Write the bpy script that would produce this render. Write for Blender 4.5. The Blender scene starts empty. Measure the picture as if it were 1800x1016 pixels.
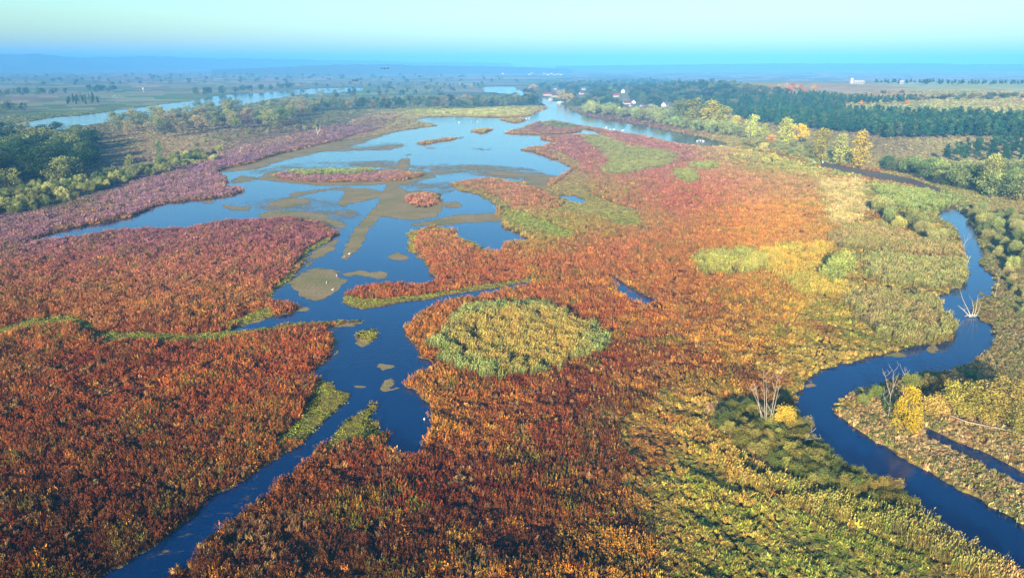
import bpy, math, random
import numpy as np

# ------------------------------------------------------------------ camera, sky, sun, exposure
scene = bpy.context.scene
CAM_H, PITCH, FOC = 60.0, math.radians(15.87), 1400.0      # metres, downward tilt, focal length in photo pixels
cam_data = bpy.data.cameras.new('camera')
cam_data.lens = 36.0 * FOC / 1800.0
cam_data.sensor_width = 36.0
cam_data.sensor_fit = 'HORIZONTAL'
cam_data.clip_start = 1.0
cam_data.clip_end = 60000.0
cam = bpy.data.objects.new('camera', cam_data)
cam.location = (0, 0, CAM_H)
cam.rotation_euler = (math.pi / 2 - PITCH, 0, 0)
scene.collection.objects.link(cam)
scene.camera = cam

SUN_EL = math.radians(12.5)
SUN_TO = math.radians(17.5)              # shadows fall forward and this far to the right of the view
scene.world = bpy.data.worlds.new('World')
scene.world.use_nodes = True
wn, wl = scene.world.node_tree.nodes, scene.world.node_tree.links
wn.clear()
w_out = wn.new('ShaderNodeOutputWorld')
w_bg = wn.new('ShaderNodeBackground')
w_sky = wn.new('ShaderNodeTexSky')
w_sky.sky_type = 'NISHITA'
w_sky.sun_disc = False
w_sky.sun_elevation = SUN_EL
w_sky.sun_rotation = math.pi + SUN_TO    # the sun stands behind the camera
w_sky.altitude = 60
w_sky.air_density = 1.3
w_sky.dust_density = 0.6
w_sky.ozone_density = 2.0
w_hsv = wn.new('ShaderNodeHueSaturation')
w_hsv.inputs['Saturation'].default_value = 1.2
w_mul = wn.new('ShaderNodeMix')
w_mul.data_type = 'RGBA'
w_mul.blend_type = 'MULTIPLY'
w_mul.inputs[0].default_value = 1.0
w_geo = wn.new('ShaderNodeTexCoord')
w_sep = wn.new('ShaderNodeSeparateXYZ')
w_ramp = wn.new('ShaderNodeValToRGB')                  # the cool cast of the morning air, deeper higher up
for _p, _c in ((0.0, (0.66, 0.97, 1.36, 1)), (0.055, (0.72, 0.99, 1.34, 1)), (0.105, (0.20, 0.68, 1.40, 1)), (0.22, (0.13, 0.50, 1.08, 1)), (0.45, (0.10, 0.30, 0.62, 1)), (1.0, (0.10, 0.28, 0.56, 1))):
    _e = w_ramp.color_ramp.elements[0] if _p == 0.0 else (w_ramp.color_ramp.elements[1] if _p == 1.0 else w_ramp.color_ramp.elements.new(_p))
    _e.position, _e.color = _p, _c
wl.new(w_geo.outputs['Generated'], w_sep.inputs[0])
wl.new(w_sep.outputs['Z'], w_ramp.inputs[0])
wl.new(w_ramp.outputs[0], w_mul.inputs[7])
w_bg.inputs['Strength'].default_value = 0.14
wl.new(w_sky.outputs[0], w_hsv.inputs['Color'])
wl.new(w_hsv.outputs[0], w_mul.inputs[6])
wl.new(w_mul.outputs[2], w_bg.inputs['Color'])
wl.new(w_bg.outputs[0], w_out.inputs['Surface'])

sun_data = bpy.data.lights.new('sun', 'SUN')
sun_data.energy = 5.0
sun_data.angle = math.radians(0.5)
sun_data.color = (1.0, 0.90, 0.74)
sun = bpy.data.objects.new('sun', sun_data)
sun.rotation_euler = (math.pi / 2 - SUN_EL, 0, -SUN_TO)
scene.collection.objects.link(sun)

scene.view_settings.view_transform = 'Standard'
scene.view_settings.look = 'None'
scene.view_settings.exposure = 0.78
scene.view_settings.gamma = 1.0
scene.view_settings.use_curve_mapping = False
cy = scene.cycles
cy.max_bounces = 4
cy.diffuse_bounces = 1
cy.glossy_bounces = 2
cy.transparent_max_bounces = 8
cy.volume_bounces = 0
cy.caustics_reflective = False
cy.caustics_refractive = False
cy.use_denoising = True
cy.use_adaptive_sampling = True
cy.adaptive_threshold = 0.02

# ------------------------------------------------------------------ helpers: numbers
RNG = np.random.default_rng(7)
random.seed(7)
COL = scene.collection
CP, SP = math.cos(PITCH), math.sin(PITCH)


def smooth(a, b, x):
    t = np.clip((x - a) / (b - a), 0, 1)
    return t * t * (3 - 2 * t)


def _hash(ix, iy, seed):
    h = (ix.astype(np.int64) * 374761393 + iy.astype(np.int64) * 668265263 + seed * 974634777) & 0xFFFFFFFF
    h = ((h ^ (h >> 13)) * 1274126177) & 0xFFFFFFFF
    h = (h ^ (h >> 16)) & 0xFFFFFF
    return h / float(0xFFFFFF)


def vnoise(x, y, seed=0):
    xi, yi = np.floor(x), np.floor(y)
    fx, fy = x - xi, y - yi
    fx, fy = fx * fx * (3 - 2 * fx), fy * fy * (3 - 2 * fy)
    a, b = _hash(xi, yi, seed), _hash(xi + 1, yi, seed)
    c, d = _hash(xi, yi + 1, seed), _hash(xi + 1, yi + 1, seed)
    return (a + (b - a) * fx) * (1 - fy) + (c + (d - c) * fx) * fy


def fbm(x, y, seed=0, octaves=3):
    s, amp, tot = 0.0, 1.0, 0.0
    for o in range(octaves):
        s = s + amp * vnoise(x * 2 ** o + 17.3 * o, y * 2 ** o - 9.1 * o, seed + o)
        tot += amp
        amp *= 0.5
    return s / tot


def lin(c):
    c = np.asarray(c, float) / 255.0
    return np.where(c <= 0.04045, c / 12.92, ((c + 0.055) / 1.055) ** 2.4)


# ------------------------------------------------------------------ terrain height and survey points
FOOT_A, FOOT_B = np.array([110.0, 1180.0]), np.array([262.0, 400.0])     # foot of the hillside east of the valley
_d = (FOOT_B - FOOT_A) / np.linalg.norm(FOOT_B - FOOT_A)
FOOT_N = np.array([-_d[1], _d[0]])


def hill(x, y):
    s = (x - FOOT_A[0]) * FOOT_N[0] + (y - FOOT_A[1]) * FOOT_N[1]
    h = 27.0 * smooth(25, 420, s)
    h = h * (1 - smooth(1350, 2100, y)) * smooth(330, 700, y + 0.35 * s)
    return h + h / 27.0 * 3.0 * (vnoise(x / 190.0, y / 190.0, 5) - 0.5)


def project(x, y, z):
    f = y * CP - (z - CAM_H) * SP
    u = y * SP + (z - CAM_H) * CP
    f = np.maximum(f, 1e-3)
    return 900 + FOC * x / f, 508 - FOC * u / f


def ground(px, py):
    """survey point: where the sight line through a point of the photo meets the terrain"""
    px, py = np.atleast_1d(np.asarray(px, float)), np.atleast_1d(np.asarray(py, float))
    dx = (px - 900) / FOC
    dv = -(py - 508) / FOC
    dy, dz = CP + dv * SP, -SP + dv * CP
    dz = np.minimum(dz, -0.004)
    tmax = CAM_H / -dz
    best = tmax.copy()
    done = np.zeros(len(px), bool)
    for k in range(1, 161):
        t = tmax * k / 160.0
        hit = (CAM_H + dz * t <= hill(dx * t, dy * t)) & ~done
        best[hit] = (tmax * (k - 0.5) / 160.0)[hit]
        done |= hit
    for _ in range(12):
        h = hill(dx * best, dy * best)
        best = 0.5 * best + 0.5 * (CAM_H - h) / -dz
    x, y = dx * best, dy * best
    return x, y, hill(x, y)


# ------------------------------------------------------------------ the survey map (outlines traced on the ground)
X0, X1, Y0, Y1 = -700, 2500, 111, 1400
MW, MH = X1 - X0, Y1 - Y0


def fill(r, poly, val):
    p = np.asarray(poly, float)
    xs, ys = p[:, 0] - X0, p[:, 1] - Y0
    y_lo, y_hi = int(max(0, math.floor(ys.min()))), int(min(MH - 1, math.ceil(ys.max())))
    n = len(p)
    for yy in range(y_lo, y_hi + 1):
        c = yy + 0.5
        cr = []
        for i in range(n):
            j = (i + 1) % n
            if (ys[i] <= c) != (ys[j] <= c):
                cr.append(xs[i] + (c - ys[i]) / (ys[j] - ys[i]) * (xs[j] - xs[i]))
        cr.sort()
        for k in range(0, len(cr) - 1, 2):
            a, b = int(max(0, round(cr[k]))), int(min(MW, round(cr[k + 1])))
            if b > a:
                r[yy, a:b] = val


def blur(r, n):
    r = r.astype(np.float32)
    for ax in (0, 1):
        pad = [(0, 0), (0, 0)]
        pad[ax] = (n + 1, n)
        c = np.cumsum(np.pad(r, pad, mode='edge'), axis=ax)
        k = 2 * n + 1
        r = (c[k:] - c[:-k]) / k if ax == 0 else (c[:, k:] - c[:, :-k]) / k
    return r


def look(r, px, py):
    x = np.clip(px - X0 - 0.5, 0, MW - 1.001)
    y = np.clip(py - Y0 - 0.5, 0, MH - 1.001)
    xi, yi = x.astype(int), y.astype(int)
    fx, fy = x - xi, y - yi
    return (r[yi, xi] * (1 - fx) + r[yi, xi + 1] * fx) * (1 - fy) + (r[yi + 1, xi] * (1 - fx) + r[yi + 1, xi + 1] * fx) * fy


def look_id(r, px, py):
    return r[np.clip((py - Y0).astype(int), 0, MH - 1), np.clip((px - X0).astype(int), 0, MW - 1)]


LAGOON = [(50,424),(90,411),(130,401),(200,389),(245,377),(272,363),(300,357),(350,352),(400,346),(430,336),(420,329),(394,328),(400,319),(395,310),(377,303),(400,296),
    (432,291),(475,276),(510,267),(525,264),(562,255),(600,249),(630,244),(670,238),(700,231),(732,226),(772,221),(750,216),(727,213),(735,209),(757,206),(800,206),(875,207),
    (915,207),(935,203),(942,198),(962,190),(955,184),(950,177),(935,172),(915,168),(905,161),(912,158),(925,166),(957,174),(975,179),(990,185),(1010,195),(1022,203),(1067,212),(1125,220),(1200,235),(1250,245),(1287,255),
    (1250,260),(1212,257),(1167,250),(1125,239),(1075,231),(1037,224),(1010,220),(985,215),(970,213),(942,216),(917,227),(882,235),(955,237),(1000,235),(1022,231),(1022,227),(1045,229),
    (1060,239),(1025,238),(952,240),(950,244),(982,252),(955,258),(910,264),(937,267),(980,282),(1007,297),(992,307),(967,320),(965,329),(937,331),(915,320),(862,316),(840,318),(800,321),(792,326),
    (810,337),(835,341),(857,351),(872,360),(876,366),(872,376),(882,387),(885,400),(915,412),(931,421),(925,426),(882,427),(885,438),(877,449),(862,444),(840,430),(805,417),(800,407),(785,401),(760,399),
    (732,404),(712,411),(721,418),(717,440),(737,448),(750,463),(760,481),(772,488),(750,500),(725,502),(687,500),(650,505),(625,510),(612,517),(600,526),(617,540),(637,544),(665,540),(700,532),(762,525),(812,515),(850,509),
    (885,504),(925,497),(967,494),(937,501),(887,512),(842,522),(800,530),(757,543),(745,553),(733,556),(730,562),(712,577),(711,588),(722,602),(737,613),(742,630),(762,642),(760,650),
    (730,660),(711,677),(715,683),(730,687),(737,699),(755,714),(766,733),(760,761),(747,777),(742,802),(722,808),(700,802),(686,791),(675,781),(690,763),(665,755),(662,747),(652,736),(657,725),(667,712),
    (650,711),(640,717),(635,725),(617,735),(600,752),(575,780),(555,797),(532,818),(505,841),(487,856),(450,888),(430,899),(410,917),(382,939),(357,954),(342,970),(347,980),(337,998),(307,1004),(287,1018),(230,1065),(150,1125),
    (0,1260),(-60,1230),(70,1090),(175,1014),(225,990),(277,957),(300,937),(337,910),(362,882),(375,870),(400,862),(437,840),(467,818),(507,793),(540,773),(570,741),(590,721),(620,694),(597,687),(575,671),(560,665),
    (522,666),(540,660),(562,645),(580,625),(584,612),(582,597),(574,582),(570,576),(637,567),(632,565),(600,565),(550,567),(500,571),(450,579),(400,584),(415,575),(437,567),(475,559),(510,551),(528,540),(507,534),(470,527),
    (477,515),(495,504),(512,492),(532,467),(540,445),(560,435),(585,422),(586,415),(600,411),(577,406),(577,400),(560,392),(525,386),(505,384),(475,385),(400,389),(370,394),(325,402),(275,403),(225,404),(187,409),(140,418),(87,422)]
RIVER = [(1645,381),(1668,392),(1682,404),(1687,424),(1692,447),(1698,467),(1700,491),(1682,506),(1658,518),(1638,522),(1655,543),(1668,566),(1678,583),(1668,599),(1645,606),(1615,606),(1578,616),(1534,626),(1501,636),(1455,646),
    (1425,658),(1407,676),(1399,696),(1396,722),(1405,748),(1425,778),(1452,804),(1490,832),(1520,852),(1545,862),(1580,882),(1605,906),(1632,924),(1662,940),(1690,958),(1730,984),(1770,1008),(1800,1030),(1900,1100),(2100,1260),(2300,1180),(2000,1030),(1900,975),
    (1800,922),(1762,902),(1725,880),(1687,860),(1650,840),(1612,820),(1575,796),(1537,775),(1512,756),(1475,731),(1471,713),(1482,700),(1502,692),(1520,684),(1547,676),(1580,664),(1620,656),(1675,652),(1707,638),
    (1725,628),(1747,608),(1752,588),(1742,573),(1722,561),(1708,546),(1712,534),(1722,526),(1745,522),(1752,502),(1749,488),(1735,478),(1722,462),(1732,445),(1719,428),(1722,411),(1709,398),(1702,385),(1692,374),(1682,369),(1652,371)]
BACKWATER = [(1612,748),(1640,758),(1680,774),(1720,792),(1760,811),(1810,838),(1850,862),(1850,882),(1800,858),(1740,828),(1700,808),(1660,786),(1630,770)]
FAR_RIVER = [(-300,262),(-60,238),(0,221),(58,213),(97,206),(139,204),(180,198),(236,192),(278,185),(333,179),(369,172),(408,167),(464,164),(503,160),(567,156),(640,155),(640,158),(583,164),(525,166),(470,176),(405,189),(370,193),
    (290,204),(200,213),(150,222),(111,229),(67,235),(0,239),(-60,252),(-300,290)]
FAR_POOL = [(845,155),(870,153),(905,153),(907,161),(895,166),(880,164),(850,161)]
POND_A = [(977,344),(1012,345),(1032,355),(1025,359),(1007,356)]
POND_B = [(1074,485),(1090,493),(1104,504),(1128,516),(1158,529),(1140,537),(1108,530),(1086,518),(1078,503)]
ISLES = [[(478,309),(510,303),(570,301),(637,301),(700,303),(735,306),(742,311),(712,318),(650,320),(550,321),(500,317)],
    [(712,350),(725,344),(750,341),(770,346),(773,357),(755,366),(732,365),(717,358)],
    [(876,211),(892,208.6),(920,208.6),(927,211),(907,217)], [(826,231),(845,227),(870,227),(848,235)], [(728,253),(775,245),(825,240),(790,247),(745,254)],
    [(622,596),(635,583),(655,579),(665,588),(660,598),(645,602)], [(1006,338),(1010,338),(1010,339)]]
# mud flats and algae mats: (cover, outline)
MUD = [(1.0, [(703,280),(718,278),(722,283),(712,300),(700,320),(700,330),(715,338),(740,336),(775,343),(780,362),(770,380),(745,386),(720,388),(690,382),(668,382),(660,395),(648,402),(645,415),(630,440),(610,455),(598,457),(600,447),(610,430),(625,400),(640,385),(660,365),(668,345),(675,335),(683,320),(697,298)]),
    (1.0, [(446,315),(480,303),(560,298),(700,299),(745,302),(770,310),(740,318),(690,324),(560,327),(490,320)]),
    (0.95, [(505,343),(520,338),(590,330),(640,331),(675,337),(668,346),(630,357),(600,362),(594,356),(604,343),(608,335),(580,334),(540,342),(515,346)]),
    (0.9, [(470,358),(500,349),(542,350),(547,356),(510,362),(478,362)]), (1.0, [(450,378),(480,371),(520,372),(570,380),(610,395),(613,399),(585,403),(560,394),(525,388),(480,388)]),
    (0.9, [(352,354),(380,352),(375,358),(358,358)]), (0.9, [(378,358),(440,365),(440,371),(415,371)]), (0.8, [(398,322),(420,309),(450,310),(448,318),(420,322)]),
    (0.72, [(532,470),(545,446),(565,432),(590,417),(598,420),(588,440),(562,456),(545,468)]), (1.0, [(512,492),(530,484),(560,480),(590,483),(612,494),(595,505),(578,523),(555,528),(530,523),(515,507)]),
    (0.95, [(598,482),(640,477),(680,479),(684,486),(670,489),(625,486)]), (0.55, [(495,504),(530,478),(560,470),(600,478),(580,490),(520,500)]), (1.1, [(420,574),(445,556),(462,542),(490,531),(522,533),(546,546),(510,552),(470,561)]),
    (1.0, [(682,450),(700,446),(726,452),(715,458),(690,459)]), (0.75, [(728,446),(745,446),(772,480),(768,488),(752,470)]), (1.05, [(715,397),(775,384),(800,377),(875,374),(885,389),(830,392),(760,397)]),
    (1.0, [(775,358),(800,355),(813,360),(805,366),(788,365)]), (0.95, [(625,266),(675,260),(722,257),(682,264)]), (0.9, [(748,259.5),(792,258.5),(792,261),(748,262)]), (0.95, [(830,261),(868,262),(868,264.5),(830,263)]),
    (0.85, [(378,303),(410,294),(475,276),(525,263),(562,254),(625,240),(705,228),(665,243),(600,262),(555,270),(500,283),(450,297),(410,303)]), (0.9, [(712,272),(724,270),(724,273),(714,275)]),
    (0.55, [(600,288),(720,287),(860,290),(930,295),(962,303),(956,320),(966,330),(935,331),(915,321),(862,313),(820,308),(770,309),(750,300),(660,298)]), (0.8, [(850,300),(905,304),(955,306),(950,314),(915,312),(870,308)]),
    (0.8, [(915,316),(960,306),(985,309),(968,322),(966,331),(936,332),(930,322)]), (0.45, [(420,304),(520,286),(640,280),(700,284),(700,297),(560,300),(470,308)]), (0.45, [(430,352),(540,344),(600,356),(640,380),(600,398),(540,376),(470,372),(430,362)]),
    (0.5, [(690,322),(790,318),(800,338),(760,344),(710,336)]), (0.5, [(560,262),(640,252),(720,252),(700,260),(600,268),(540,270)]), (0.9, [(884,236),(940,226),(1000,230),(1000,236),(940,239)]), (0.9, [(912,264),(975,254),(1000,262),(1000,280),(975,282),(940,268)]),
    (1.0, [(665,648),(672,644),(690,645),(692,649),(680,652),(668,652)]), (1.0, [(626,680),(632,675),(640,678),(638,684),(628,685)]), (1.0, [(675,686),(682,672),(697,665),(699,669),(690,678),(696,684),(688,688)]),
    (0.8, [(620,600),(628,592),(650,598),(655,604),(640,612),(630,612)]), (1.0, [(560,567),(637,564),(638,568),(600,572),(570,577)]), (0.60, [(574,582),(590,585),(592,620),(575,640),(584,612)]),
    (0.22, [(70,1090),(175,1016),(337,912),(437,842),(507,795),(580,740),(600,752),(532,818),(410,917),(337,995),(150,1125)]), (0.85, [(1560,620),(1580,617),(1600,624),(1585,632),(1560,630)]), (0.8, [(1625,608),(1650,606),(1645,618),(1625,616)]), (0.8, [(1410,676),(1425,668),(1430,676),(1412,684)]),
    (0.9, [(1712,516),(1722,512),(1732,516),(1722,520)]), (0.9, [(1640,521),(1652,519),(1655,524),(1645,527)]), (0.9, [(1688,442),(1700,444),(1698,449),(1690,448)])]

water_r = np.zeros((MH, MW), np.uint8)
for p in (LAGOON, RIVER, BACKWATER, FAR_RIVER, FAR_POOL, POND_A, POND_B):
    fill(water_r, p, 1)
for p in ISLES[:6]:
    fill(water_r, p, 0)
WATER = blur(blur(water_r, 1), 1)
mud_r = np.zeros((MH, MW), np.float32)
for cover, p in sorted(MUD, key=lambda m: m[0]):
    fill(mud_r, p, cover)
MUDM = blur(blur(mud_r, 2), 1)

# kinds of cover: 0 meadow/field, 1 marsh plants, 2 sedge, 3 reeds, 4 short green margin, 5 pale bank grass, 6 bare mud bed
kind_r = np.zeros((MH, MW), np.uint8)
fill(kind_r, [(-700,460),(0,392),(50,380),(100,365),(137,352),(212,335),(240,320),(325,297),(412,262),(450,255),(557,230),(600,222),(650,200),(735,197),(960,185),(1010,213),(1130,237),(1290,262),(1440,296),(1475,350),
    (1475,420),(1400,600),(1310,690),(1150,690),(1080,770),(1100,900),(1150,1016),(1200,1400),(-700,1400)], 1)
fill(kind_r, [(1290,258),(1360,262),(1440,285),(1560,300),(1668,345),(1645,380),(1690,430),(1700,490),(1640,520),(1690,580),(1620,610),(1500,640),(1410,690),(1410,740),(1520,850),(1640,930),(1800,1030),(1950,1140),(1950,1400),(1200,1400),(1150,1016),
    (1100,900),(1080,770),(1150,690),(1310,690),(1400,600),(1475,420),(1475,350),(1440,300)], 2)
fill(kind_r, [(1640,340),(1700,366),(1800,372),(2500,450),(2500,1400),(2100,1300),(1800,935),(1550,785),(1465,730),(1490,690),(1700,640),(1750,600),(1745,500),(1725,440),(1700,380)], 5)
for p in ([(700,231),(772,221),(800,210),(860,208),(735,196),(700,205),(640,240)], [(562,256),(640,244),(720,228),(700,222),(630,236),(600,246)], [(882,388),(960,412),(1000,425),(1010,410),(960,390),(920,372),(880,365)],
          [(966,330),(1000,305),(1012,297),(1040,310),(1030,330),(1045,345),(1120,372),(1130,395),(1090,400),(1060,385),(1010,378),(960,370),(990,362),(965,345)], [(792,326),(810,338),(857,352),(878,366),(900,385),(912,375),(880,350),(840,335),(805,327)],
          [(860,320),(900,326),(940,335),(965,345),(975,330),(940,328),(900,318)], [(980,282),(1007,297),(1022,300),(1020,285),(990,270),(960,260),(950,257)], [(600,526),(617,540),(637,544),(700,533),(690,526),(640,528),(615,520)],
          [(540,775),(620,694),(597,687),(575,671),(560,666),(550,700),(530,735),(490,770),(480,790)], [(575,780),(600,752),(617,735),(640,717),(667,712),(652,736),(665,755),(690,763),(660,775),(610,785),(570,800)],
          [(-200,618),(0,595),(60,579),(125,572),(146,584),(165,600),(240,603),(330,608),(400,599),(450,588),(560,574),(637,567),(640,564),(560,566),(450,578),(400,583),(330,591),(240,586),(172,584),(155,568),(125,557),(60,563),(0,579),(-200,600)],
          [(380,580),(440,570),(480,560),(470,540),(430,555),(390,572)], [(470,527),(512,492),(540,448),(585,422),(577,417),(535,440),(500,490),(460,525)], [(712,411),(732,404),(785,400),(805,416),(840,430),(862,444),(850,446),(815,430),(790,408),(735,410),(730,440),(755,466),(762,485),(745,470),(716,440)],
          [(622,596),(635,583),(655,579),(665,588),(660,600),(640,612)], [(600,540),(700,535),(850,512),(967,494),(960,488),(850,502),(760,518),(690,525)], [(1380,470),(1420,485),(1430,510),(1400,520),(1370,490)]):
    fill(kind_r, p, 4)
REEDS = [
    ('round bed of tall reeds with green rim and golden middle', [(765,614),(775,597),(793,577),(800,555),(830,547),(880,543),(930,543),(980,552),(1020,572),(1050,592),(1062,607),(1050,620),(1000,644),(950,657),(890,664),(850,661),(810,653),(778,636)]),
    ('yellow green reed bed at the edge of the orange marsh', [(1220,464),(1240,450),(1330,446),(1345,458),(1345,478),(1290,488),(1230,478)]),
    ('golden reed bed just left of the lone round willow', [(1345,443),(1400,437),(1460,434),(1462,462),(1440,478),(1380,483),(1350,473)]),
    ('brownish green reed bed between the three shaded bushes and the river', [(1462,408),(1550,402),(1640,432),(1690,442),(1690,452),(1620,450),(1540,447),(1462,433)]),
    ('wide olive reed bed right of the lone round willow', [(1512,462),(1560,452),(1620,462),(1692,460),(1698,487),(1660,512),(1590,506),(1535,494)]),
    ('olive brown reed bed filling the inside of the river bend', [(1490,510),(1560,524),(1636,524),(1654,545),(1674,583),(1650,603),(1600,603),(1560,596),(1500,556),(1480,524)]),
    ('yellow reed strip below the lone round willow', [(1372,486),(1450,494),(1488,506),(1478,526),(1420,526),(1380,506)]),
    ('long pale green reed bed in the red marsh by the swan water', [(1025,240),(1060,243),(1100,260),(1150,266),(1190,277),(1175,292),(1130,302),(1090,310),(1062,306),(1075,287),(1050,264)]),
    ('small green reed clump alone in the red marsh', [(1188,302),(1212,301),(1225,320),(1207,324),(1190,312)]),
    ('green reed patch on top of the far red island', [(955,221),(975,216),(1000,222),(1010,228),(985,228)]),
    ('thin green reed strip behind the small reed clump', [(1215,292),(1262,289),(1252,299),(1222,300)]),
    ('tan reed bed running down the right of the orange marsh', [(1435,322),(1510,320),(1515,347),(1520,377),(1490,402),(1460,397),(1465,362),(1445,337)]),
    ('green reed bed within the curve of the dark dry channel', [(1540,332),(1620,337),(1668,357),(1640,372),(1560,367)]),
    ('yellow reed fringe along the foot of the dark shrub thicket', [(1235,760),(1262,775),(1320,830),(1400,858),(1480,880),(1540,900),(1530,925),(1440,905),(1340,875),(1270,830),(1238,790)]),
    ('tawny reeds lining the near bank of the river', [(1540,905),(1600,915),(1680,958),(1760,1008),(1900,1110),(1860,1130),(1740,1030),(1640,970),(1560,935)]),
    ('green reeds along the back of the long mud-ringed island', [(505,307),(520,303),(640,302),(660,305),(620,309),(530,311)]),
]
reed_r = np.zeros((MH, MW), np.uint8)
for i, (_, p) in enumerate(REEDS):
    fill(reed_r, p, i + 1)
DRY_BED = [(1440,284),(1480,292),(1540,303),(1600,314),(1650,332),(1676,352),(1684,370),(1652,372),(1660,356),(1640,342),(1590,326),(1530,314),(1470,302),(1440,294)]
fill(kind_r, DRY_BED, 6)
kind_r[reed_r > 0] = 3
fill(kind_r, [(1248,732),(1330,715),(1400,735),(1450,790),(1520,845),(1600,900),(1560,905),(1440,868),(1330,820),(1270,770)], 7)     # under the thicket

# colours of the plants (as they are in full sun), surveyed at points; foreground shade and some haze mixed in further down
TINT = [(100,700,165,68,22),(300,800,168,72,20),(50,950,140,66,20),(480,650,200,80,26),(350,650,198,82,32),(150,620,190,86,40),(300,930,150,66,18),(450,760,190,100,30),(540,620,195,75,25),
    (100,480,192,90,66),(300,480,208,102,56),(480,450,208,90,52),(250,420,172,80,78),(450,400,172,70,70),(60,540,194,104,52),(400,540,214,118,44),(540,405,170,72,66),(200,540,210,112,54),
    (50,410,176,100,100),(250,350,188,106,104),(400,330,184,104,96),(450,280,152,84,104),(600,235,150,84,96),(700,210,160,104,96),(350,300,165,92,105),(600,310,190,100,96),(740,355,200,106,90),
    (850,330,204,104,84),(950,350,202,102,80),(750,420,220,118,80),(800,470,202,90,52),(680,510,196,74,42),(900,470,204,92,52),(1000,450,206,98,56),(1100,430,208,92,60),(1080,370,200,92,68),(1200,350,196,80,58),(1100,300,194,86,72),(1200,270,184,80,80),(1040,260,180,84,76),(960,225,160,84,76),
    (1300,320,206,104,44),(1400,380,222,130,34),(1300,400,210,112,34),(1250,450,192,106,40),(1420,320,200,110,50),(1050,540,182,70,30),(1200,540,194,94,36),(1100,620,184,76,30),(1250,620,196,112,44),(900,700,182,70,26),(1000,750,188,76,26),(700,850,194,60,18),(650,950,145,72,22),
    (850,900,172,66,18),(950,980,135,54,14),(1000,850,184,72,22),(1100,500,200,100,40),(1350,540,206,126,50),(740,600,226,128,40),(760,720,228,130,46),(720,570,215,115,40),
    (1150,750,206,172,66),(1200,850,196,172,56),(1300,950,178,178,56),(1450,950,186,184,62),(1600,990,186,160,70),(1100,950,176,130,46),(1300,680,190,146,52),(1400,600,190,164,54),(1500,560,182,164,58),(1450,640,222,184,78),(1280,800,204,168,54),(1400,870,208,172,70),(1420,560,180,156,60),
    (1550,350,168,160,68),(1600,450,158,146,66),(1350,290,140,146,74),
    (1750,420,150,148,82),(1770,600,162,138,84),(1780,780,190,150,78),(1650,800,216,172,88),(1560,760,222,184,94),(1700,900,150,150,50),
    (100,330,104,114,62),(250,245,190,160,110),(400,240,170,146,112),(330,250,214,184,136),(100,240,120,124,70),(560,205,150,150,90),(600,170,136,158,88),(650,168,150,170,90),(750,198,206,204,104),(860,200,200,196,100),(850,180,120,122,80),(480,205,150,110,104),
    (40,176,200,170,130),(60,185,130,160,80),(220,170,130,165,85),(100,150,150,150,90),(300,150,200,170,110),(30,140,140,160,110),(250,138,190,160,130),(450,145,190,170,130),(500,140,200,170,140),
    (700,140,170,160,130),(850,140,190,170,140),(1000,145,120,130,80),(1560,270,190,170,110),(1650,258,206,186,120),(1720,255,200,178,116),(1550,265,140,110,80),(1560,192,190,184,110),(1700,188,220,206,124),(1780,190,226,200,130),(1600,160,200,184,130),(1700,165,196,190,120),(1560,155,210,160,130),(1780,160,215,190,140),
    (1450,152,190,160,130),(1400,150,180,160,110),(1600,148,220,205,165),(1650,310,190,170,90),(1580,310,180,150,80),(1780,370,200,170,100),(1540,290,214,180,90),(1420,285,170,170,80),(1300,255,200,180,90),(1450,300,180,190,80),(1630,350,150,175,80),(960,400,160,162,66),(920,395,170,160,70),(1040,340,150,140,70),(1080,385,140,150,66),(820,340,160,150,78)]
T = np.array(TINT, float)
T_LIN = lin(T[:, 2:])
_lum = T_LIN @ np.array([0.3, 0.59, 0.11])
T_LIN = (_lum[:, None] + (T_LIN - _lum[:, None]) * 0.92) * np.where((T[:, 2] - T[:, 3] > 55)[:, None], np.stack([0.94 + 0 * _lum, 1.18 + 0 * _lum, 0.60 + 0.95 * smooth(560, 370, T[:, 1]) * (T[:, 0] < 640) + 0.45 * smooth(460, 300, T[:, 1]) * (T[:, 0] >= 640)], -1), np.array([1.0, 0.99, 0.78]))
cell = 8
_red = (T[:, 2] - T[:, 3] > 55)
T_LIN = np.where(_red[:, None], T_LIN * (1 - 0.46 * smooth(600, 980, T[:, 1]))[:, None], T_LIN)  # near reds darkened: vignette-like foreground shade put into the plant colour
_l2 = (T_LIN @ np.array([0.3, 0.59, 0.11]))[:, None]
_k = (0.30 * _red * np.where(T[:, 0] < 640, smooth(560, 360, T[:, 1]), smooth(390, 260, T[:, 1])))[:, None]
T_LIN = T_LIN * (1 - _k) + _l2 * np.array([1.15, 1.0, 0.95]) * _k  # far reds greyed: dusty plant tone with some distance haze put into the colour
gx, gy = np.meshgrid(np.arange(X0, X1, cell) + cell / 2, np.arange(Y0, Y1, cell) + cell / 2)
# distances measured with the vertical stretched: a step in depth covers fewer pixels far away
st = 1.0 + 260.0 / np.clip(gy - 105, 8, 600)
wsum = np.zeros(gx.shape)
csum = np.zeros(gx.shape + (3,))
for (tx, ty), c in zip(T[:, :2], T_LIN):
    d2 = ((gx - tx) ** 2 + ((gy - ty) * st) ** 2) / np.clip((gy - 90) / 350.0, 0.15, 1.4) ** 2
    w = 1.0 / (d2 + 2600.0) ** 2.0
    wsum += w
    csum += w[..., None] * c
TINT_MAP = csum / wsum[..., None]


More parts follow.
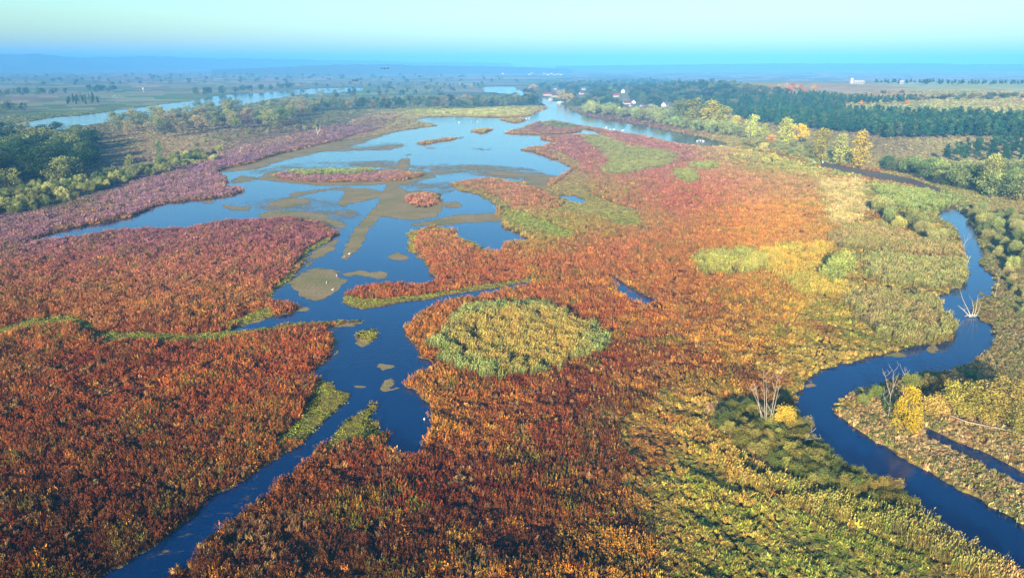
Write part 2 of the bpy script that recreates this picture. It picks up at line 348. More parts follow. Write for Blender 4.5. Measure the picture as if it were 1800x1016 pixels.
def tint(px, py):
    x = np.clip((px - X0) / cell - 0.5, 0, TINT_MAP.shape[1] - 1.001)
    y = np.clip((py - Y0) / cell - 0.5, 0, TINT_MAP.shape[0] - 1.001)
    xi, yi = x.astype(int), y.astype(int)
    fx, fy = (x - xi)[:, None], (y - yi)[:, None]
    m = TINT_MAP
    return (m[yi, xi] * (1 - fx) + m[yi, xi + 1] * fx) * (1 - fy) + (m[yi + 1, xi] * (1 - fx) + m[yi + 1, xi + 1] * fx) * fy


# ------------------------------------------------------------------ helpers: Blender data
def put(o, parent=None):
    COL.objects.link(o)
    if parent is not None:
        o.parent = parent
    return o


def tag(o, label, category=None, group=None, kind=None):
    o['label'] = label
    if category:
        o['category'] = category
    if group:
        o['group'] = group
    if kind:
        o['kind'] = kind
    return o


def mesh_from(name, verts, faces, mats=(), fmat=None, smooth_shade=False):
    me = bpy.data.meshes.new(name)
    me.from_pydata([tuple(v) for v in verts], [], [tuple(f) for f in faces])
    for m in mats:
        me.materials.append(m)
    if fmat is not None:
        me.polygons.foreach_set('material_index', np.asarray(fmat, np.int32))
    if smooth_shade:
        me.polygons.foreach_set('use_smooth', np.ones(len(me.polygons), bool))
    me.update()
    return me


def quad_mesh(name, v, mats=(), rnd=None):
    """v: (n,4,3) loose quads, with one random number for each leaf"""
    n = len(v)
    me = bpy.data.meshes.new(name)
    me.vertices.add(n * 4)
    me.vertices.foreach_set('co', np.asarray(v, np.float32).ravel())
    me.loops.add(n * 4)
    me.loops.foreach_set('vertex_index', np.arange(n * 4, dtype=np.int32))
    me.polygons.add(n)
    me.polygons.foreach_set('loop_start', np.arange(0, n * 4, 4, dtype=np.int32))
    me.polygons.foreach_set('loop_total', np.full(n, 4, np.int32))
    for m in mats:
        me.materials.append(m)
    if rnd is not None:
        a = me.attributes.new('leaf', 'FLOAT', 'POINT')
        a.data.foreach_set('value', np.repeat(np.asarray(rnd, np.float32), 4))
    me.update(calc_edges=True)
    return me


class NT:
    """small wrapper to write node materials briefly"""
    def __init__(self, name, rough=0.8, spec=0.2):
        self.m = bpy.data.materials.new(name)
        self.m.use_nodes = True
        self.t = self.m.node_tree
        self.b = self.t.nodes['Principled BSDF']
        self.b.inputs['Roughness'].default_value = rough
        self.b.inputs['Specular IOR Level'].default_value = spec

    def n(self, typ, **kw):
        nd = self.t.nodes.new(typ)
        for k, v in kw.items():
            setattr(nd, k, v)
        return nd

    def link(self, a, b):
        self.t.links.new(a, b)

    def noise(self, scale, detail=3, vec=None, rough=0.6):
        nd = self.n('ShaderNodeTexNoise')
        nd.inputs['Scale'].default_value = scale
        nd.inputs['Detail'].default_value = detail
        nd.inputs['Roughness'].default_value = rough
        if vec is not None:
            self.link(vec, nd.inputs['Vector'])
        return nd.outputs['Fac']

    def pos(self, sx=1, sy=1, sz=1):
        g = self.n('ShaderNodeNewGeometry')
        mp = self.n('ShaderNodeMapping')
        mp.inputs['Scale'].default_value = (sx, sy, sz)
        self.link(g.outputs['Position'], mp.inputs['Vector'])
        return mp.outputs[0]

    def math(self, op, a, b=None, clamp=False):
        nd = self.n('ShaderNodeMath', operation=op, use_clamp=clamp)
        for i, v in enumerate((a, b)):
            if v is None:
                continue
            if isinstance(v, (int, float)):
                nd.inputs[i].default_value = v
            else:
                self.link(v, nd.inputs[i])
        return nd.outputs[0]

    def rng(self, v, a, b, c, d):
        nd = self.n('ShaderNodeMapRange')
        self.link(v, nd.inputs[0])
        for i, x in enumerate((a, b, c, d)):
            nd.inputs[i + 1].default_value = x
        return nd.outputs[0]

    def mix(self, fac, a, b, mode='MIX'):
        nd = self.n('ShaderNodeMix', data_type='RGBA', blend_type=mode)
        for s, v in ((0, fac), (6, a), (7, b)):
            if isinstance(v, (int, float)):
                nd.inputs[s].default_value = v
            elif isinstance(v, tuple):
                nd.inputs[s].default_value = v if len(v) == 4 else v + (1,)
            else:
                self.link(v, nd.inputs[s])
        return nd.outputs[2]

    def attr(self, name, typ='GEOMETRY'):
        nd = self.n('ShaderNodeAttribute', attribute_name=name, attribute_type=typ)
        return nd

    def vscale(self, col, f):
        nd = self.n('ShaderNodeVectorMath', operation='SCALE')
        self.link(col, nd.inputs[0])
        if isinstance(f, (int, float)):
            nd.inputs['Scale'].default_value = f
        else:
            self.link(f, nd.inputs['Scale'])
        return nd.outputs[0]

    def base(self, c):
        if isinstance(c, tuple):
            self.b.inputs['Base Color'].default_value = c if len(c) == 4 else c + (1,)
        else:
            self.link(c, self.b.inputs['Base Color'])
        return self


def plain(name, rgb, rough=0.8, var=0.25, scale=1.5):
    m = NT(name, rough)
    c = tuple(float(v) for v in lin(rgb))
    f = m.rng(m.noise(scale, 4), 0.3, 0.7, 1 - var, 1 + var)
    m.base(m.vscale(m.mix(0.0, c, c), f))
    return m.m


# ------------------------------------------------------------------ materials
def ground_material():
    m = NT('ground_cover', 0.95, 0.05)
    a = m.attr('gcol').outputs['Color']
    f1 = m.rng(m.noise(0.9, 5, m.pos()), 0.3, 0.7, 0.7, 1.3)
    f2 = m.rng(m.noise(0.035, 4, m.pos(1, 0.6, 1)), 0.3, 0.7, 0.8, 1.2)
    m.base(m.vscale(m.vscale(a, f1), f2))
    bump = m.n('ShaderNodeBump')
    bump.inputs['Strength'].default_value = 0.8
    bump.inputs['Distance'].default_value = 0.6
    m.link(m.noise(0.8, 5, m.pos()), bump.inputs['Height'])
    m.link(bump.outputs[0], m.b.inputs['Normal'])
    return m.m


def water_material():
    m = NT('water', 0.04, 0.5)
    m.b.inputs['IOR'].default_value = 1.33
    f = m.rng(m.noise(0.02, 3, m.pos()), 0.3, 0.7, 0.75, 1.25)
    m.base(m.vscale(m.mix(0.0, (0.001, 0.036, 0.125), (0, 0, 0)), f))
    bump = m.n('ShaderNodeBump')
    bump.inputs['Strength'].default_value = 0.06
    bump.inputs['Distance'].default_value = 0.5
    m.link(m.rng(m.noise(0.03, 4, m.pos(1, 2, 1)), 0.4, 0.65, 0.02, 0.09), m.b.inputs['Roughness'])
    m.link(m.noise(0.7, 4, m.pos(1, 1.6, 1)), bump.inputs['Height'])
    m.link(bump.outputs[0], m.b.inputs['Normal'])
    return m.m


def mud_material():
    m = NT('mud_and_algae', 0.75, 0.25)
    a = m.attr('mud').outputs['Fac']
    n1 = m.noise(0.55, 6, m.pos(0.5, 1.0, 1), 0.72)
    n2 = m.noise(0.06, 3, m.pos(0.5, 1.0, 1))
    s = m.math('ADD', a, m.math('MULTIPLY', m.math('SUBTRACT', n1, 0.5), 1.6))
    s = m.math('ADD', s, m.math('MULTIPLY', m.math('SUBTRACT', n2, 0.5), 1.0))
    solid = m.rng(s, 0.40, 0.66, 0.0, 1.0)
    c = m.mix(m.rng(m.noise(0.08, 4, m.pos()), 0.35, 0.65, 0, 1), tuple(lin((226, 180, 116))), tuple(lin((186, 166, 88))))
    c = m.mix(m.rng(m.noise(2.2, 5, m.pos(), 0.75), 0.46, 0.66, 0, 0.75), c, tuple(lin((104, 92, 54))))
    m.base(c)
    bump = m.n('ShaderNodeBump')
    bump.inputs['Strength'].default_value = 1.0
    bump.inputs['Distance'].default_value = 0.35
    m.link(m.noise(1.7, 5, m.pos()), bump.inputs['Height'])
    m.link(bump.outputs[0], m.b.inputs['Normal'])
    tr = m.n('ShaderNodeBsdfTransparent')
    mx = m.n('ShaderNodeMixShader')
    m.link(solid, mx.inputs[0])
    m.link(tr.outputs[0], mx.inputs[1])
    m.link(m.b.outputs[0], mx.inputs[2])
    out = [n for n in m.t.nodes if n.type == 'OUTPUT_MATERIAL'][0]
    m.link(mx.outputs[0], out.inputs['Surface'])
    return m.m


def plant_material(name, plume=False):
    """leaf colour comes from the plant (set on each tuft), every leaf a little different"""
    m = NT(name, 0.7, 0.15)
    c = m.attr('col', 'INSTANCER').outputs['Color']
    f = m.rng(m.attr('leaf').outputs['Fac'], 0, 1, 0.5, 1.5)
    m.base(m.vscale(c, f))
    return m.m


def crown_material():
    m = NT('tree_leaves', 0.7, 0.15)
    oi = m.n('ShaderNodeObjectInfo')
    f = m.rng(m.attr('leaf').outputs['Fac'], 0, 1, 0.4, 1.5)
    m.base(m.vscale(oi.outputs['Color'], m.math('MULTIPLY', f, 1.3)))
    return m.m


M_GROUND, M_WATER, M_MUD = ground_material(), water_material(), mud_material()
M_PLANT, M_CROWN = plant_material('marsh_leaves'), crown_material()
M_BARK = plain('bark', (92, 78, 62), 0.9, 0.4, 3)
M_PALE = plain('bleached_wood', (206, 190, 166), 0.85, 0.25, 3)
M_FAR = plain('far_woodland', (120, 132, 96), 0.95, 0.4, 0.01)


# ------------------------------------------------------------------ the ground sheet
def polar_grid():
    dep = np.concatenate([np.linspace(math.radians(56), math.radians(37), 30, endpoint=False),
                          np.linspace(math.radians(37), math.radians(2.2), 560, endpoint=False),
                          np.geomspace(math.radians(2.2), math.radians(0.23), 60)])
    r = CAM_H / np.tan(dep)
    th = np.concatenate([np.linspace(-64, -36, 60, endpoint=False), np.linspace(-36, 36, 900, endpoint=False), np.linspace(36, 64, 61)])
    return r, np.radians(th)


GR, GT = polar_grid()
RR, TT = np.meshgrid(GR, GT, indexing='ij')
GX, GY = RR * np.sin(TT), RR * np.cos(TT)


def sheet(name, z, face_mask, mat):
    nr, nt = GX.shape
    idx = np.arange(nr * nt).reshape(nr, nt)
    q = np.stack([idx[:-1, :-1], idx[:-1, 1:], idx[1:, 1:], idx[1:, :-1]], -1)
    q = q[face_mask] if face_mask is not None else q.reshape(-1, 4)
    used, inv = np.unique(q, return_inverse=True)
    me = bpy.data.meshes.new(name)
    co = np.stack([GX.ravel()[used], GY.ravel()[used], z.ravel()[used]], -1)
    me.vertices.add(len(used))
    me.vertices.foreach_set('co', co.astype(np.float32).ravel())
    n = len(q)
    me.loops.add(n * 4)
    me.loops.foreach_set('vertex_index', inv.reshape(n, 4)[:, ::-1].astype(np.int32).ravel())
    me.polygons.add(n)
    me.polygons.foreach_set('loop_start', np.arange(0, n * 4, 4, dtype=np.int32))
    me.polygons.foreach_set('loop_total', np.full(n, 4, np.int32))
    me.polygons.foreach_set('use_smooth', np.ones(n, bool))
    me.materials.append(mat)
    me.update(calc_edges=True)
    return me, used


HZ = hill(GX, GY)
jit = 0.5 + RR / 500.0
JX = GX + (fbm(GX / 2.2, GY / 2.2, 11) - 0.5) * 2.2 * jit
JY = GY + (fbm(GX / 2.2, GY / 2.2, 12) - 0.5) * 2.2 * jit
PX, PY = project(JX.ravel(), JY.ravel(), HZ.ravel())
W = look(WATER, PX, PY).reshape(GX.shape)
near = smooth(60, 400, RR)
LAND_Z = 0.30
z_land = LAND_Z + HZ + 0.12 * (fbm(GX / 9.0, GY / 9.0, 3) - 0.5) * (1 - smooth(900, 2000, RR))
GZ = z_land * (1 - smooth(0.3, 0.7, W)) + (-0.45) * smooth(0.3, 0.7, W)
GZ = np.where(HZ > 1.5, z_land, GZ)
curve = 0.0

KX = GX + (fbm(GX / 7.0, GY / 7.0, 21) - 0.5) * 9.0
KY = GY + (fbm(GX / 7.0, GY / 7.0, 22) - 0.5) * 14.0
kpx, kpy = project(KX.ravel(), KY.ravel(), HZ.ravel())
g_kind = look_id(kind_r, kpx, kpy)
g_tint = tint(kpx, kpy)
far_f = smooth(300, 800, RR).ravel()[:, None]
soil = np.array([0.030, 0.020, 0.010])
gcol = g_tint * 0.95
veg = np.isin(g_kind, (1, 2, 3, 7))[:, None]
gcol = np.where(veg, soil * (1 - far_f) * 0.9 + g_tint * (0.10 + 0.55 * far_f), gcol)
gcol = np.where((g_kind == 4)[:, None], g_tint * 0.3 + lin((158, 146, 76)) * 0.6, gcol)
gcol = np.where((g_kind == 6)[:, None], lin((146, 124, 96)), gcol)
edge = smooth(0.02, 0.45, W).ravel()[:, None]
gcol = gcol * (1 - edge) + lin((122, 108, 66)) * edge
# field strips on the far plain
strip = vnoise(GX / 420.0 + 3, GY / 95.0, 31).ravel()
plain_f = smooth(850, 1200, RR).ravel() * (g_kind == 0) * (HZ.ravel() < 3)
sel = np.digitize(strip, [0.3, 0.45, 0.6, 0.72])
pal = lin([(140, 150, 88), (220, 190, 140), (126, 164, 84), (236, 206, 156), (150, 130, 96)])
gcol = np.where(((HZ.ravel() > 3) & (g_kind == 0))[:, None], np.clip(gcol * 1.5, 0, 0.75), gcol)
gcol = gcol * (1 - 0.5 * plain_f[:, None]) + pal[sel] * 0.5 * plain_f[:, None]
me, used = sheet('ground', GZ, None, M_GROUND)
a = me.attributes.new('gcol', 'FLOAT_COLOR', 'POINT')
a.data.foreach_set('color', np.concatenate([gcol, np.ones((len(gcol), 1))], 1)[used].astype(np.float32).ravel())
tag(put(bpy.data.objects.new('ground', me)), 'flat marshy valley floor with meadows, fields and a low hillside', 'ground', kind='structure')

# water: three flat sheets that butt against each other
def flat(name, poly, z, mat, label, category):
    me = mesh_from(name, [(x, y, z) for x, y in poly], [tuple(range(len(poly)))], [mat])
    return tag(put(bpy.data.objects.new(name, me)), label, category, kind='structure')


def wpt(px, py):
    x, y, _ = ground([px], [py])
    return float(x[0]), float(y[0])


cut_a, cut_b, cut_c = wpt(1330, 262), wpt(1560, 400), wpt(1180, 1200)
flat('lagoon', [(-3200, 20), (120, 20), cut_c, cut_b, cut_a, (cut_a[0], 1250), (-3200, 560)], 0.0, M_WATER, 'wide blue lagoon with mud flats and a straight channel', 'lagoon')
flat('river', [(120, 20), (700, 20), (900, 420), cut_a, cut_b, cut_c], 0.0, M_WATER, 'dark blue winding river looping down the right side', 'river')
flat('far_river', [(-3200, 560), (cut_a[0], 1250), (700, 1250), (700, 9000), (-3200, 9000)], 0.0, M_WATER, 'pale blue straight river beyond the trees at far left', 'river')

# mud flats: a thin crust just above the water
MX = GX + (fbm(GX / 3.5, GY / 3.5, 41) - 0.5) * 3.0
MY = GY + (fbm(GX / 3.5, GY / 3.5, 42) - 0.5) * 5.0
mpx, mpy = project(MX.ravel(), MY.ravel(), np.zeros(MX.size))
mud = look(MUDM, mpx, mpy).reshape(GX.shape)
near_shore = 0.6 * smooth(0.97, 0.62, W) * smooth(180, 420, RR)
mud = np.maximum(mud, np.where((W > 0.25) & (mpy.reshape(GX.shape) > 200), near_shore, 0))
ok = (mud > 0.12) & (W > 0.1)
fm = ok[:-1, :-1] | ok[1:, :-1] | ok[:-1, 1:] | ok[1:, 1:]
me, used = sheet('mud_flat', np.full(GX.shape, 0.02), fm, M_MUD)
a = me.attributes.new('mud', 'FLOAT', 'POINT')
a.data.foreach_set('value', mud.ravel()[used].astype(np.float32))
tag(put(bpy.data.objects.new('mud_flat', me)), 'olive brown mud flats and algae mats lying in the lagoon', 'mud flat', kind='structure')

# path trodden through the marsh
pp = [wpt(*p) for p in ((1008, 376), (1045, 372), (1080, 370), (1120, 366), (1150, 362))]
vs = []
for (x, y) in pp:
    vs += [(x, y - 1.1, 0.42), (x, y + 1.1, 0.42)]
me = mesh_from('path', vs, [(2 * i, 2 * i + 2, 2 * i + 3, 2 * i + 1) for i in range(len(pp) - 1)], [plain('dry_earth', (206, 180, 130))])
tag(put(bpy.data.objects.new('path', me)), 'pale trodden path crossing the red marsh near the small pond', 'path', kind='structure')


# far hills: real ridges standing across the plain
def ridge(name, pts, depth, label, seed):
    """pts: (azimuth degrees, distance, height)"""
    az = np.linspace(pts[0][0], pts[-1][0], 160)
    dist = np.interp(az, [p[0] for p in pts], [p[1] for p in pts])
    hgt = np.interp(az, [p[0] for p in pts], [p[2] for p in pts])
    hgt = hgt * (0.86 + 0.28 * fbm(az / 3.0, az * 0 + seed, seed, 4))
    prof = [(0, 0), (0.12, .22), (0.3, .62), (0.45, .9), (0.6, 1.0), (1.0, .9)]
    v, f = [], []
    for a_, d_, h_ in zip(np.radians(az), dist, hgt):
        for k, (t, hh) in enumerate(prof):
            rr = d_ + depth * t
            v.append((rr * math.sin(a_), rr * math.cos(a_), h_ * hh * (0.93 + 0.14 * _hash(np.array([int(a_ * 900)]), np.array([k]), seed)[0])))
    n = len(prof)
    for i in range(159):
        for k in range(n - 1):
            f.append((i * n + k, (i + 1) * n + k, (i + 1) * n + k + 1, i * n + k + 1))
    me = mesh_from(name, v, f, [M_FAR], smooth_shade=True)
    return tag(put(bpy.data.objects.new(name, me)), label, 'hills', kind='structure')


ridge('hills', [(-62, 6800, 112), (-33, 6800, 116), (-24, 7000, 108), (-16, 7400, 92), (-8, 8000, 68), (0, 8600, 48)], 1500, 'long blue wooded ridge on the far left horizon', 3)
ridge('hills', [(-20, 4300, 20), (-12, 4200, 48), (-6, 4300, 46), (-1, 4400, 36), (4, 4600, 18)], 900, 'low hazy blue hills beyond the middle of the plain', 5)
ridge('hills', [(3, 6200, 30), (15, 6500, 50), (30, 6800, 46), (62, 7000, 55)], 1500, 'faint blue rise beyond the hillside fields', 8)


# ------------------------------------------------------------------ small plants as prototypes
def leaves(n, centre, size, up=0.3, aspect=1.6, rng=RNG):
    """n loose leaf quads at the given centres; up: 0 lying, 1 standing"""
    az = rng.uniform(0, 2 * math.pi, n)
    el = rng.normal(up, 0.35, n) * math.pi / 2
    d = np.stack([np.cos(az) * np.cos(el), np.sin(az) * np.cos(el), np.sin(el)], -1)
    s = np.cross(d, rng.normal(size=(n, 3)))
    s /= np.linalg.norm(s, axis=1, keepdims=True) + 1e-9
    L = (size * rng.uniform(0.6, 1.3, n))[:, None]
    wv = s * L / aspect / 2
    c = np.asarray(centre)
    return np.stack([c - d * L / 2 - wv * 0.5, c - wv, c + d * L / 2, c + wv], 1)


def proto_marsh(k):
    """a bushy marsh plant: several upright leafy spikes of unequal height"""
    rng = np.random.default_rng(100 + k)
    cs, us = [], []
    for _ in range(rng.integers(5, 10)):
        bx, by = rng.normal(0, 0.26, 2)
        hh = rng.uniform(0.4, 1.15)
        lx, ly = bx * 0.5 + rng.normal(0, 0.06), by * 0.5 + rng.normal(0, 0.06)
        n = int(7 + 10 * hh)
        t = np.sort(rng.uniform(0.1, 1, n))
        w = 0.16 * (1.15 - t)
        cs.append(np.stack([bx + lx * t + rng.normal(0, 1, n) * w, by + ly * t + rng.normal(0, 1, n) * w, hh * t], -1))
        us.append(t * hh)
    c, u = np.concatenate(cs), np.concatenate(us)
    n = len(c)
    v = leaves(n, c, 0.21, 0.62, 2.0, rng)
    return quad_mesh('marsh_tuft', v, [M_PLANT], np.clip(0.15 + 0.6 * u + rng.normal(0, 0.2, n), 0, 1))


def proto_sedge(k):
    rng = np.random.default_rng(200 + k)
    n = 34
    az = rng.uniform(0, 2 * math.pi, n)
    q, rr = [], []
    lean0 = rng.uniform(0, 2 * math.pi)
    for i in range(n):
        h = rng.uniform(0.5, 1.0)
        lean = rng.uniform(0.2, 0.75)
        d = np.array([math.cos(az[i]) + 0.6 * math.cos(lean0), math.sin(az[i]) + 0.6 * math.sin(lean0), 0]) * 0.8
        b = np.array([rng.normal(0, 0.16), rng.normal(0, 0.16), 0])
        s = np.array([-math.sin(az[i]), math.cos(az[i]), 0]) * 0.06
        mid = b + d * lean * 0.3 + np.array([0, 0, h * 0.65])
        tip = b + d * lean + np.array([0, 0, h * rng.uniform(0.6, 1.0)])
        q.append([b - s, b + s, mid + s * 1.3, mid - s * 1.3])
        q.append([mid - s * 1.3, mid + s * 1.3, tip + s * 0.3, tip - s * 0.3])
        r0 = rng.uniform(0.2, 0.9)
        rr += [r0 * 0.8, min(1, r0 * 1.15)]
    return quad_mesh('sedge_tuft', np.array(q), [M_PLANT], rr)


def proto_reed(k):
    rng = np.random.default_rng(300 + k)
    q, rr = [], []
    for i in range(15):
        b = np.array([rng.normal(0, 0.34), rng.normal(0, 0.34), 0])
        h = rng.uniform(1.7, 2.7)
        az = rng.uniform(0, 2 * math.pi)
        lean = np.array([rng.normal(0, 0.14) + 0.1, rng.normal(0, 0.14), 1.0])
        s = np.array([math.cos(az), math.sin(az), 0]) * 0.045
        top = b + lean * h
        q.append([b - s, b + s, top + s * 0.5, top - s * 0.5]); rr.append(rng.uniform(0.3, 0.6))
        for _ in range(4):
            t = rng.uniform(0.35, 0.92)
            c = b + lean * h * t
            a2 = rng.uniform(0, 2 * math.pi)
            d = np.array([math.cos(a2), math.sin(a2), rng.uniform(0.1, 0.9)])
            d = d / np.linalg.norm(d) * rng.uniform(0.35, 0.6)
            w = np.cross(d, [0, 0, 1.0]); w = w / (np.linalg.norm(w) + 1e-6) * 0.05
            q.append([c - w, c + w, c + d + w * 0.3, c + d - w * 0.3]); rr.append(rng.uniform(0.15, 0.7))
        p = top + np.array([0.16 + rng.normal(0, .05), rng.normal(0, .05), 0.26])
        s2 = s / 0.045 * 0.085
        q.append([top - s2, top + s2, p + s2 * 0.6, p - s2 * 0.6]); rr.append(rng.uniform(0.8, 1.0))
    return quad_mesh('reed_stems', np.array(q), [M_PLANT], rr)


def proto_low(k):
    rng = np.random.default_rng(400 + k)
    n = 22
    c = np.stack([rng.normal(0, 0.35, n), rng.normal(0, 0.35, n), rng.uniform(0.04, 0.22, n)], -1)
    return quad_mesh('low_plants', leaves(n, c, 0.24, 0.3, 1.6, rng), [M_PLANT], rng.uniform(0, 1, n))


def collection(name, fn, n):
    c = bpy.data.collections.new(name)
    for k in range(n):
        me = fn(k)
        c.objects.link(bpy.data.objects.new(me.name, me))
    return c


C_MARSH, C_SEDGE, C_REED, C_LOW = (collection('marsh_tufts', proto_marsh, 7), collection('sedge_tufts', proto_sedge, 7),
                                   collection('reed_clumps', proto_reed, 7), collection('low_tufts', proto_low, 5))


def scatter_tree(coll, n):
    ng = bpy.data.node_groups.new('scatter_' + coll.name, 'GeometryNodeTree')
    ng.interface.new_socket('Geometry', in_out='INPUT', socket_type='NodeSocketGeometry')
    ng.interface.new_socket('Geometry', in_out='OUTPUT', socket_type='NodeSocketGeometry')
    N = ng.nodes
    gi, go = N.new('NodeGroupInput'), N.new('NodeGroupOutput')
    ci = N.new('GeometryNodeCollectionInfo')
    ci.inputs['Collection'].default_value = coll
    ci.inputs['Separate Children'].default_value = True
    ci.inputs['Reset Children'].default_value = True
    iop = N.new('GeometryNodeInstanceOnPoints')
    iop.inputs['Pick Instance'].default_value = True

    def na(name, t):
        a = N.new('GeometryNodeInputNamedAttribute')
        a.data_type = t
        a.inputs['Name'].default_value = name
        return a.outputs['Attribute']
    L = ng.links.new
    e2r = N.new('FunctionNodeEulerToRotation')
    L(gi.outputs[0], iop.inputs['Points'])
    L(ci.outputs[0], iop.inputs['Instance'])
    L(na('vid', 'INT'), iop.inputs['Instance Index'])
    L(na('rot', 'FLOAT_VECTOR'), e2r.inputs[0])
    L(e2r.outputs[0], iop.inputs['Rotation'])
    L(na('scl', 'FLOAT_VECTOR'), iop.inputs['Scale'])
    L(iop.outputs[0], go.inputs[0])
    return ng


SC = {}
for key, c_, n_ in (('marsh', C_MARSH, 7), ('sedge', C_SEDGE, 7), ('reed', C_REED, 7), ('low', C_LOW, 5)):
    SC[key] = (scatter_tree(c_, n_), n_)


def scatter(name, kind, pos, scl, col, label, category):
    n = len(pos)
    if n == 0:
        return None
    ng, nv = SC[kind]
    me = bpy.data.meshes.new(name)
    me.vertices.add(n)
    me.vertices.foreach_set('co', pos.astype(np.float32).ravel())
    rot = np.zeros((n, 3), np.float32)
    rot[:, 2] = RNG.uniform(0, 2 * math.pi, n)
    rot[:, :2] = RNG.normal(0, 0.10, (n, 2))
    if kind == 'reed':
        rot[:, 2] = RNG.normal(0.3, 0.6, n)
    for nm, typ, arr, f in (('rot', 'FLOAT_VECTOR', rot, 'vector'), ('scl', 'FLOAT_VECTOR', scl, 'vector'), ('vid', 'INT', RNG.integers(0, nv, n), 'value')):
        at = me.attributes.new(nm, typ, 'POINT')
        at.data.foreach_set(f, np.asarray(arr, np.int32 if typ == 'INT' else np.float32).ravel())
    at = me.attributes.new('col', 'FLOAT_COLOR', 'POINT')
    at.data.foreach_set('color', np.concatenate([col, np.ones((n, 1))], 1).astype(np.float32).ravel())
    o = put(bpy.data.objects.new(name, me))
    md = o.modifiers.new('scatter', 'NODES')
    md.node_group = ng
    tag(o, label, category, kind='stuff')
    return o


# ------------------------------------------------------------------ where the plants stand
def candidates():
    out = []
    for r0, r1, s in ((62, 150, 0.54), (150, 230, 0.60), (230, 340, 0.68), (340, 500, 0.86), (500, 760, 1.25), (760, 1150, 2.6)):
        half = math.radians(44 if r0 < 300 else 37)
        w = r1 * math.sin(half)
        nx, ny = int(2 * w / s), int((r1 - r0 * math.cos(half)) / s)
        x, y = np.meshgrid(np.arange(nx) * s - w, r0 * math.cos(half) + np.arange(ny) * s)
        x = x.ravel() + RNG.uniform(-1.0, 1.0, x.size) * s
        y = y.ravel() + RNG.uniform(-1.0, 1.0, y.size) * s
        r = np.hypot(x, y)
        k = (r >= r0) & (r < r1) & (np.abs(np.arctan2(x, y)) < half)
        out.append(np.stack([x[k], y[k], np.full(k.sum(), s)], -1))
    return np.concatenate(out)


P = candidates()
hz_ = hill(P[:, 0], P[:, 1])
px_, py_ = project(P[:, 0], P[:, 1], hz_ + 0.3)
jr = 0.5 + np.hypot(P[:, 0], P[:, 1]) / 500.0
jx = P[:, 0] + (fbm(P[:, 0] / 2.2, P[:, 1] / 2.2, 11) - 0.5) * 2.2 * jr
jy = P[:, 1] + (fbm(P[:, 0] / 2.2, P[:, 1] / 2.2, 12) - 0.5) * 2.2 * jr
wx, wy = project(jx, jy, hz_)
wet = look(WATER, wx, wy)
keep = ((wet < 0.42) | (hz_ > 2.0)) & (px_ > X0 + 5) & (px_ < X1 - 5) & (py_ < Y1 - 5)
hz_, P, px_, py_, wet, jx, jy, wx, wy = hz_[keep], P[keep], px_[keep], py_[keep], wet[keep], jx[keep], jy[keep], wx[keep], wy[keep]
kx = P[:, 0] + (fbm(P[:, 0] / 7.0, P[:, 1] / 7.0, 21) - 0.5) * 9.0
ky = P[:, 1] + (fbm(P[:, 0] / 7.0, P[:, 1] / 7.0, 22) - 0.5) * 14.0
kqx, kqy = project(kx, ky, hz_ + 0.3)
kind = look_id(kind_r, kqx, kqy)
rx_ = 0.55 * jx + 0.45 * kx + RNG.normal(0, 0.5, len(P)) * (0.6 + np.hypot(P[:, 0], P[:, 1]) / 160.0)
ry_ = 0.55 * jy + 0.45 * ky + RNG.normal(0, 0.5, len(P)) * (0.6 + np.hypot(P[:, 0], P[:, 1]) / 100.0)
rqx, rqy = project(rx_, ry_, hz_)
tight = look_id(kind_r, wx, wy)
tight_reed = look_id(reed_r, rqx, rqy) > 0                    # outlines that are sharp in nature
kind = np.where(np.isin(tight, (4, 6)) | np.isin(kind, (4, 6)), np.where(tight == 3, 1, tight), kind)
kind = np.where(kind == 3, np.where(px_ > 1400, 2, 1), kind)
kind = np.where(tight_reed, 3, kind)
isle = wet < 2
_tj = RNG.normal(0, 1, (2, len(P))) * (2.0 + np.hypot(P[:, 0], P[:, 1]) / 45.0)
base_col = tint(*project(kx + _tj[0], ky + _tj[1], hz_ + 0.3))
R = np.hypot(P[:, 0], P[:, 1])
n_big = fbm(P[:, 0] / 26.0, P[:, 1] / 26.0, 51)
n_mid = fbm(P[:, 0] / 7.0, P[:, 1] / 9.0, 52)
n_sml = fbm(P[:, 0] / 1.4, P[:, 1] / 1.6, 53, 2)
n_str = fbm(P[:, 0] / 9.0 + P[:, 1] / 30.0, P[:, 1] / 2.6, 54)
edge_w = smooth(0.03, 0.3, wet)
size = np.clip(P[:, 2] / 0.80, 0.68, 2.6)


def vary(c, amount=0.30):
    k = len(c)
    c = c * np.exp(RNG.normal(0, amount, k))[:, None]
    return c * np.exp(RNG.normal(0, 0.09, (k, 3)))


M_REG = np.zeros((MH, MW), np.uint8)
REG = [('rust red marsh plants of the large field in the lower left', [(-700,606),(0,583),(125,561),(165,590),(400,588),(640,560),(650,700),(175,1030),(60,1110),(-100,1400),(-700,1400)]),
    ('salmon and purple marsh plants between the side arm and the grassy ditch', [(-700,606),(0,583),(125,561),(165,590),(400,588),(470,545),(630,410),(560,380),(350,387),(50,424),(-700,520)]),
    ('purple marsh plants along the far left shore of the lagoon', [(-700,520),(50,424),(440,345),(400,290),(780,226),(740,190),(-700,190)]),
    ('red plants on the long narrow island ringed by mud', ISLES[0]), ('red plants covering the small oval island', ISLES[1]),
    ('salmon plants on the hooked point above the small channel', [(600,526),(700,560),(967,494),(877,445),(800,400),(700,395)]),
    ('orange and rust plants filling the lower middle of the marsh', [(150,1120),(660,712),(720,560),(967,494),(1080,485),(1480,600),(1300,720),(1180,1400),(0,1400)])]
for i, (_, p) in enumerate(REG):
    fill(M_REG, p, i + 1)
LEFT_OVER = 'brick red marsh plants of the broad middle field right of the lagoon'
reg = look_id(M_REG, wx, wy)

